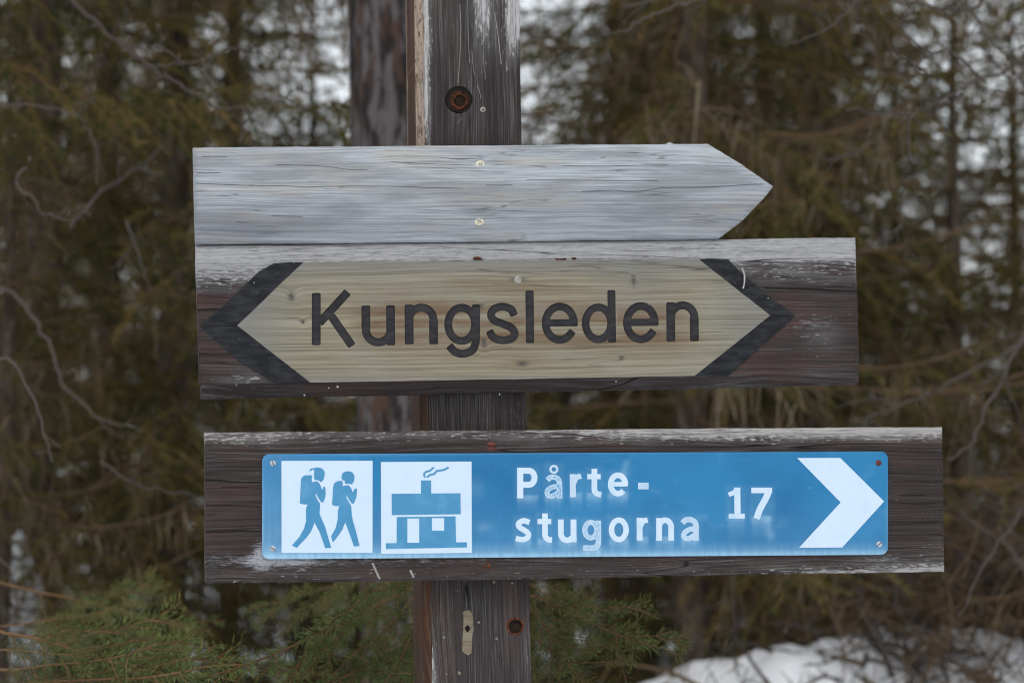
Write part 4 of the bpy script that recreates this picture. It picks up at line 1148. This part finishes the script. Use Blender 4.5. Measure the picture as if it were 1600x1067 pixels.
# --- the pine trunk right behind the post
def build_pine():
    Y = 5.1; a = at(632, 1067, Y); b = at(612, 0, Y)
    gx = float(a[0]); o = bpy.data.objects.new('pine_tree', None); COL.objects.link(o)
    o.location = (gx + .005, Y, float(gz(gx, Y)))
    o.rotation_euler = (0, R_(-1.0), 0)
    tag(o, 'pine trunk with grey and rust coloured plates of bark just left of the post', 'tree')
    g = np.random.default_rng(8)
    tm = trunk_mesh('pine_trunk', 9.0, 0.080, g, 56, 110, 0.028); link('trunk', tm, o, M['pine_bark'])
    s = Soup(); A, B, Tn = [], [], []; SA, SB = [], []
    for z in np.linspace(4.0, 9.0, 26):
        for _ in range(3):
            az = g.uniform(0, 6.28); L = g.uniform(.5, 1.3) * (1.2 - (z - 4) / 6)
            e = np.array([math.cos(az) * L, math.sin(az) * L, z + g.uniform(0, .4)]); b0 = np.array([0, 0, z])
            SA.append(b0); SB.append(e)
            for _ in range(9):
                t = g.uniform(.5, 1); p = b0 + (e - b0) * t; q = p + g.normal(0, .16, 3); A.append(p); B.append(q); Tn.append(g.uniform(0, .6))
    s.segs(np.array(SA), np.array(SB), .012, .9); s.needles(np.array(A), np.array(B), 150, .05, .003, np.array(Tn), g)
    link('crown', s.mesh('pine_crown'), o, M['needle'])
build_pine()

# --- bare twigs that reach into the picture
def twig_branch(parent, path_px, Y, r0, mat, side=5, seed=0, name='branch', tint=0.5, slen=.12):
    g = np.random.default_rng(seed); s = Soup()
    p = np.array(smooth_path(path_px, 5)); n = len(p)
    Yv = np.linspace(Y[0], Y[1], n) if isinstance(Y, tuple) else np.full(n, Y)
    W = at(p[:, 0], p[:, 1], Yv) if False else CAM + rays(p[:, 0], p[:, 1]) * (Yv / rays(p[:, 0], p[:, 1])[:, 1])[:, None]
    W = W + g.normal(0, .0028, W.shape)
    s.tube(W, r0 * .60, r0 * .25, 5, tint)
    for _ in range(side):
        i = g.integers(1, n - 1); d = unit(W[i + 1 if i + 1 < n else i] - W[i - 1])
        dr = unit(d * .7 + g.normal(0, .55, 3)); L = slen * g.uniform(.3, 1.2)
        q = [W[i]]
        for k in range(4): dr = unit(dr + g.normal(0, .22, 3)); q.append(q[-1] + dr * L / 4)
        s.tube(np.array(q), r0 * .30, r0 * .15, 3, tint + g.normal(0, .15))
        if g.uniform() < .7:
            for k in range(1, 5):       # buds
                s.segs([q[k]], [q[k] + dr * .006 + g.normal(0, .003, 3)], .0022, .1)
    o = link(name, tri_mesh(name, np.concatenate(s.V) - np.array(parent.location), np.concatenate(s.T), dict(tint=np.clip(np.concatenate(s.C), 0, 1))), parent, mat)
    return o

def build_left_spruce():
    o = bpy.data.objects.new('spruce_tree', None); COL.objects.link(o)
    x, y = px_x(-190, 5.0), 5.0
    o.location = (x, y, float(gz(x, y)))
    tag(o, 'near spruce off the left edge reaching curved bare twigs past the blank board', 'tree')
    g = np.random.default_rng(5)
    link('trunk', trunk_mesh('near_trunk', 5.0, .075, g), o, M['bark'])
    c, d = KINDS[2][1], KINDS[2][2]
    cr = link('crown', c, o); cr.location = (0, 0, 1.9)
    for i, (path, Y, r) in enumerate((
        ([(60, -60), (115, 0), (145, 32), (182, 62), (240, 108), (290, 138), (335, 166), (384, 171)], (4.95, 4.65), .0065),
        ([(182, 62), (215, 74), (262, 80), (290, 98)], (4.85, 4.7), .004),
        ([(210, 104), (260, 106), (320, 92), (375, 72)], (4.8, 4.75), .004),
        ([(318, 96), (322, 118), (334, 146)], (4.75, 4.7), .003),
        ([(168, 70), (150, 115), (134, 170)], (4.85, 4.8), .0038),
        ([(372, 222), (384, 196), (412, 166), (462, 138)], (4.7, 4.6), .0038),
        ([(48, 250), (28, 272), (26, 290), (50, 312), (78, 336), (112, 348)], (4.8, 4.7), .004),
        ([(-60, 170), (40, 162), (118, 182), (150, 225), (150, 290)], (4.9, 4.85), .0035),
        ([(112, 350), (165, 295), (215, 262), (262, 225)], (4.95, 5.1), .006),
        ([(200, 350), (215, 400), (236, 458)], (4.8, 4.85), .0045),
        ([(-40, 560), (20, 570), (58, 640), (80, 725)], (4.5, 4.4), .004),
        ([(-60, 420), (30, 470), (75, 530), (100, 600), (160, 660)], (5.2, 5.0), .006),
        ([(160, 720), (230, 765), (300, 770)], (4.9, 4.8), .004),
        ([(-50, 860), (10, 880), (20, 960), (-10, 1020)], (4.8, 4.8), .004))):
        twig_branch(o, path, Y, r, M['bare_twig'], 3, 50 + i, tint=0.25 + .12 * (i % 4), slen=.09)
    return o
left_spruce = build_left_spruce()

def build_birch():
    o = bpy.data.objects.new('birch_tree', None); COL.objects.link(o)
    x, y = px_x(1790, 4.9), 4.9
    o.location = (x, y, float(gz(x, y)))
    tag(o, 'leafless birch off the right edge whose budded twigs hang in beside the boards', 'tree')
    g = np.random.default_rng(15)
    link('trunk', trunk_mesh('birch_trunk', 5.0, .06, g), o, M['birch_bark'])
    for i, (path, Y, r) in enumerate((
        ([(1700, 40), (1600, 95), (1520, 130), (1460, 160), (1420, 178), (1320, 176)], (4.85, 4.55), .0065),
        ([(1540, 125), (1480, 80), (1420, 108)], (4.7, 4.6), .0042),
        ([(1560, -30), (1520, 12), (1470, 14), (1440, 4), (1390, 6)], (4.8, 4.7), .006),
        ([(1350, -10), (1320, 22), (1280, 52), (1228, 68)], (4.7, 4.55), .0042),
        ([(1120, -10), (1070, 8), (1020, 22), (985, 42), (948, 56)], (4.7, 4.6), .0048),
        ([(1060, -8), (1020, 2), (980, 8)], (4.7, 4.65), .004),
        ([(1424, 180), (1420, 250), (1408, 300), (1405, 350), (1382, 388)], (4.62, 4.6), .0032),
        ([(1360, 220), (1340, 240), (1290, 252)], (4.6, 4.6), .0032),
        ([(1700, 190), (1600, 150), (1550, 95), (1530, 68)], (4.85, 4.7), .0045),
        ([(1640, 440), (1590, 540), (1555, 612), (1518, 690), (1480, 720)], (4.9, 4.75), .0075),
        ([(1640, 500), (1580, 545), (1500, 590), (1420, 630), (1330, 660)], (5.2, 5.3), .007),
        ([(1660, 760), (1600, 800), (1540, 880), (1500, 960)], (4.9, 4.8), .005),
        ([(1500, -20), (1545, 60), (1600, 120)], (4.7, 4.6), .004))):
        twig_branch(o, path, Y, r, M['bare_twig'], 5, 90 + i, tint=0.3 + .12 * (i % 3), slen=.10)
    # crown above the picture
    s = Soup()
    for _ in range(60):
        z = g.uniform(2.4, 5); az = g.uniform(0, 6.28); p = [np.array([0, 0, z])]; d = unit(np.array([math.cos(az), math.sin(az), .7]))
        for k in range(5): d = unit(d + g.normal(0, .2, 3) + np.array([0, 0, -.12])); p.append(p[-1] + d * .2)
        s.tube(np.array(p), .007, .002, 3, .4)
    link('crown', s.mesh('birch_crown'), o, M['bare_twig'])
    return o
build_birch()

# --- young spruce close behind the post, whose needled sprays are nearly sharp
def spray_mesh(name, seed, L=.40, n_side=20):
    g = np.random.default_rng(seed); s = Soup(); n = 10; t = np.linspace(0, 1, n)
    pts = np.stack([L * t, np.cumsum(g.normal(0, .004, n)), -0.16 * L * t ** 1.5 + .10 * L * t ** 3], 1)
    s2 = Soup(); A, B, Tn = [], [], []
    for i in range(n - 1):
        if i > 3: A.append(pts[i]); B.append(pts[i + 1]); Tn.append(.5 + .3 * t[i])
    stems = Soup(); stems.tube(pts, .0022, .0009, 5, .25)
    SA, SB = [], []
    for q in range(n_side):
        tt = .34 + .64 * (q + g.uniform(0, .6)) / n_side; i = min(n - 2, int(tt * (n - 1))); p = pts[i] + (pts[i + 1] - pts[i]) * (tt * (n - 1) - i)
        sg = 1 if q % 2 else -1
        sl = (.15 * (1.08 - tt) + .04) * g.uniform(.6, 1.2)
        d = unit(np.array([g.uniform(.55, .9), sg * g.uniform(.5, .85), g.uniform(-.45, .12)]))
        prev = p; segn = 4
        for k in range(segn):
            d = unit(d + g.normal(0, .09, 3) + np.array([.05, 0, -.07])); nx = prev + d * sl / segn
            A.append(prev); B.append(nx); Tn.append(.28 + .45 * k / segn + g.uniform(-.1, .1)); SA.append(prev); SB.append(nx)
            if sl > .09 and k in (1, 2) :
                for sg2 in (-1, 1):
                    d2 = unit(d + np.cross(d, [0, 0, 1]) * sg2 * .8 + g.normal(0, .1, 3)); e = nx + d2 * sl * g.uniform(.25, .42)
                    A.append(nx); B.append(e); Tn.append(.55 + g.uniform(-.1, .35)); SA.append(nx); SB.append(e)
            prev = nx
    stems.segs(np.array(SA), np.array(SB), .0011, .3)
    A, B, Tn = map(np.array, (A, B, Tn))
    s2.needles(A, B, 560, .0165, .0012, Tn, g, True, .3)
    return stems.mesh(name + '_stem'), s2.mesh(name + '_needles')
SPRAYS = [spray_mesh('spray', 200 + i, .42, 11 + i) for i in range(3)]
for a, b in SPRAYS: a.materials.append(M['spray_stem'] if 'spray_stem' in M else M.setdefault('spray_stem', leaf_mat('spray_stem', (0.16, 0.085, 0.04), (0.20, 0.12, 0.06), (0.2, 0.14, 0.08)))); b.materials.append(M['near_needle'])

def spray(parent, a, Ya, b, Yb, k, twist=0.0):
    A = np.array(at(np.array(a[0]), np.array(a[1]), Ya)).ravel(); B = np.array(at(np.array(b[0]), np.array(b[1]), Yb)).ravel()
    d = Vector(B - A); L = d.length; x = d.normalized(); z = Vector((0, 0, 1)); yv = z.cross(x).normalized(); z = x.cross(yv)
    Mx = Matrix((x, yv, z)).transposed().to_4x4() @ Matrix.Rotation(twist, 4, 'X')
    sc = L / .42
    stem = link('branch', SPRAYS[k][0], parent); stem.matrix_local = Matrix.Translation(Vector(A) - parent.location) @ Mx @ Matrix.Scale(sc, 4)
    link('needles', SPRAYS[k][1], stem)

def build_young_spruce():
    Y = 4.15; x = px_x(735, Y)
    o = bpy.data.objects.new('young_spruce', None); COL.objects.link(o)
    o.location = (x, Y, float(gz(x, Y)))
    tag(o, 'young green spruce behind the foot of the post with nearly sharp needled sprays', 'tree')
    g = np.random.default_rng(4)
    link('trunk', trunk_mesh('young_trunk', 1.35, .022, g, 8, 12), o, M['bark'])
    tx = 735
    for i, (a, Ya, b, Yb, k, tw) in enumerate((
        ((690, 900), 4.1, (318, 1018), 3.70, 0, .5), ((700, 960), 4.1, (400, 1085), 3.72, 1, .3), ((700, 840), 4.2, (470, 960), 3.85, 2, .7),
        ((690, 860), 4.0, (575, 1060), 3.66, 0, .9), ((660, 850), 4.0, (632, 1010), 3.66, 1, 1.2), ((700, 850), 4.3, (380, 935), 4.2, 2, .4),
        ((640, 840), 4.3, (560, 960), 4.0, 0, .8), ((690, 890), 4.2, (520, 1010), 3.85, 1, .6), ((700, 930), 4.2, (600, 1075), 3.9, 2, .9), ((640, 950), 4.4, (655, 1090), 4.2, 0, 1.0),
        ((690, 980), 4.2, (450, 1050), 3.8, 0, .4), ((560, 860), 4.5, (610, 1000), 4.4, 1, 1.1), ((680, 1010), 4.3, (560, 1120), 4.0, 1, .4),
        ((740, 880), 4.1, (1016, 988), 3.78, 1, .4), ((740, 920), 4.1, (950, 1075), 3.72, 0, .6), ((760, 850), 4.2, (905, 960), 4.0, 2, .5),
        ((770, 850), 4.0, (870, 1030), 3.72, 2, .9), ((735, 850), 4.2, (760, 800), 4.2, 0, 0), ((690, 1040), 4.15, (360, 1130), 4.0, 1, .3))):
        spray(o, a, Ya, b, Yb, k, tw)
    return o
build_young_spruce()
for i, (a, Ya, b, Yb, k, tw) in enumerate((
    ((-110, 1075), 4.1, (302, 1000), 3.70, 0, .4), ((-60, 1050), 4.1, (215, 985), 3.74, 1, .5), ((-40, 1110), 3.9, (190, 1062), 3.70, 2, .5), ((-60, 985), 4.5, (200, 930), 4.4, 1, .5),
    ((-120, 940), 4.2, (285, 1030), 3.78, 1, .6), ((-90, 1010), 4.0, (120, 1000), 3.80, 0, .6), ((40, 1110), 3.9, (330, 1075), 3.76, 2, .3), ((-80, 890), 4.6, (330, 960), 4.5, 0, .6))):
    spray(left_spruce, a, Ya, b, Yb, k, tw)

# --- brush pile at the lower right, twigs lying on the snow
def build_brush():
    g = np.random.default_rng(31); x0, y0 = px_x(1480, 5.5), 5.5
    o = bpy.data.objects.new('brush_heap', None); COL.objects.link(o); o.location = (x0, y0, float(gz(x0, y0)))
    tag(o, 'tangle of bare grey brush on the snow under the blue sign\'s right end', 'brush')
    for b in range(260):
        s = Soup(); y = g.uniform(5.0, 6.1); c_ = g.uniform() < .75
        x = px_x(g.uniform(1390, 1680) if c_ else g.uniform(1120, 1420), y); z = float(gz(x, y)) + (g.uniform(-.05, .20) if c_ else g.uniform(-.05, .06))
        d = unit(np.array([g.normal(0, 1), g.normal(0, .5), g.uniform(.1, 1.0) if c_ else g.uniform(-.05, .25)])); q = [np.array([x, y, z])]; L = g.uniform(.2, .5)
        for k in range(7): d = unit(d + g.normal(0, .28, 3) + np.array([0, 0, -.10])); q.append(q[-1] + d * L / 7)
        q = np.array(q) - np.array(o.location); s.tube(q, g.uniform(.003, .0065), .0014, 4, g.uniform(.0, .6))
        for _ in range(16 if c_ else 7):
            i = g.integers(1, 7); dd = unit(g.normal(0, 1, 3) + np.array([0, 0, .1])); e = q[i] + dd * g.uniform(.04, .16)
            m = (q[i] + e) / 2 + g.normal(0, .012, 3); s.segs([q[i], m], [m, e], .0019, g.uniform(.0, .8))
        link('stem', s.mesh('brush_stem'), o, M['dead_twig'] if b % 3 else M['bare_twig'])
build_brush()
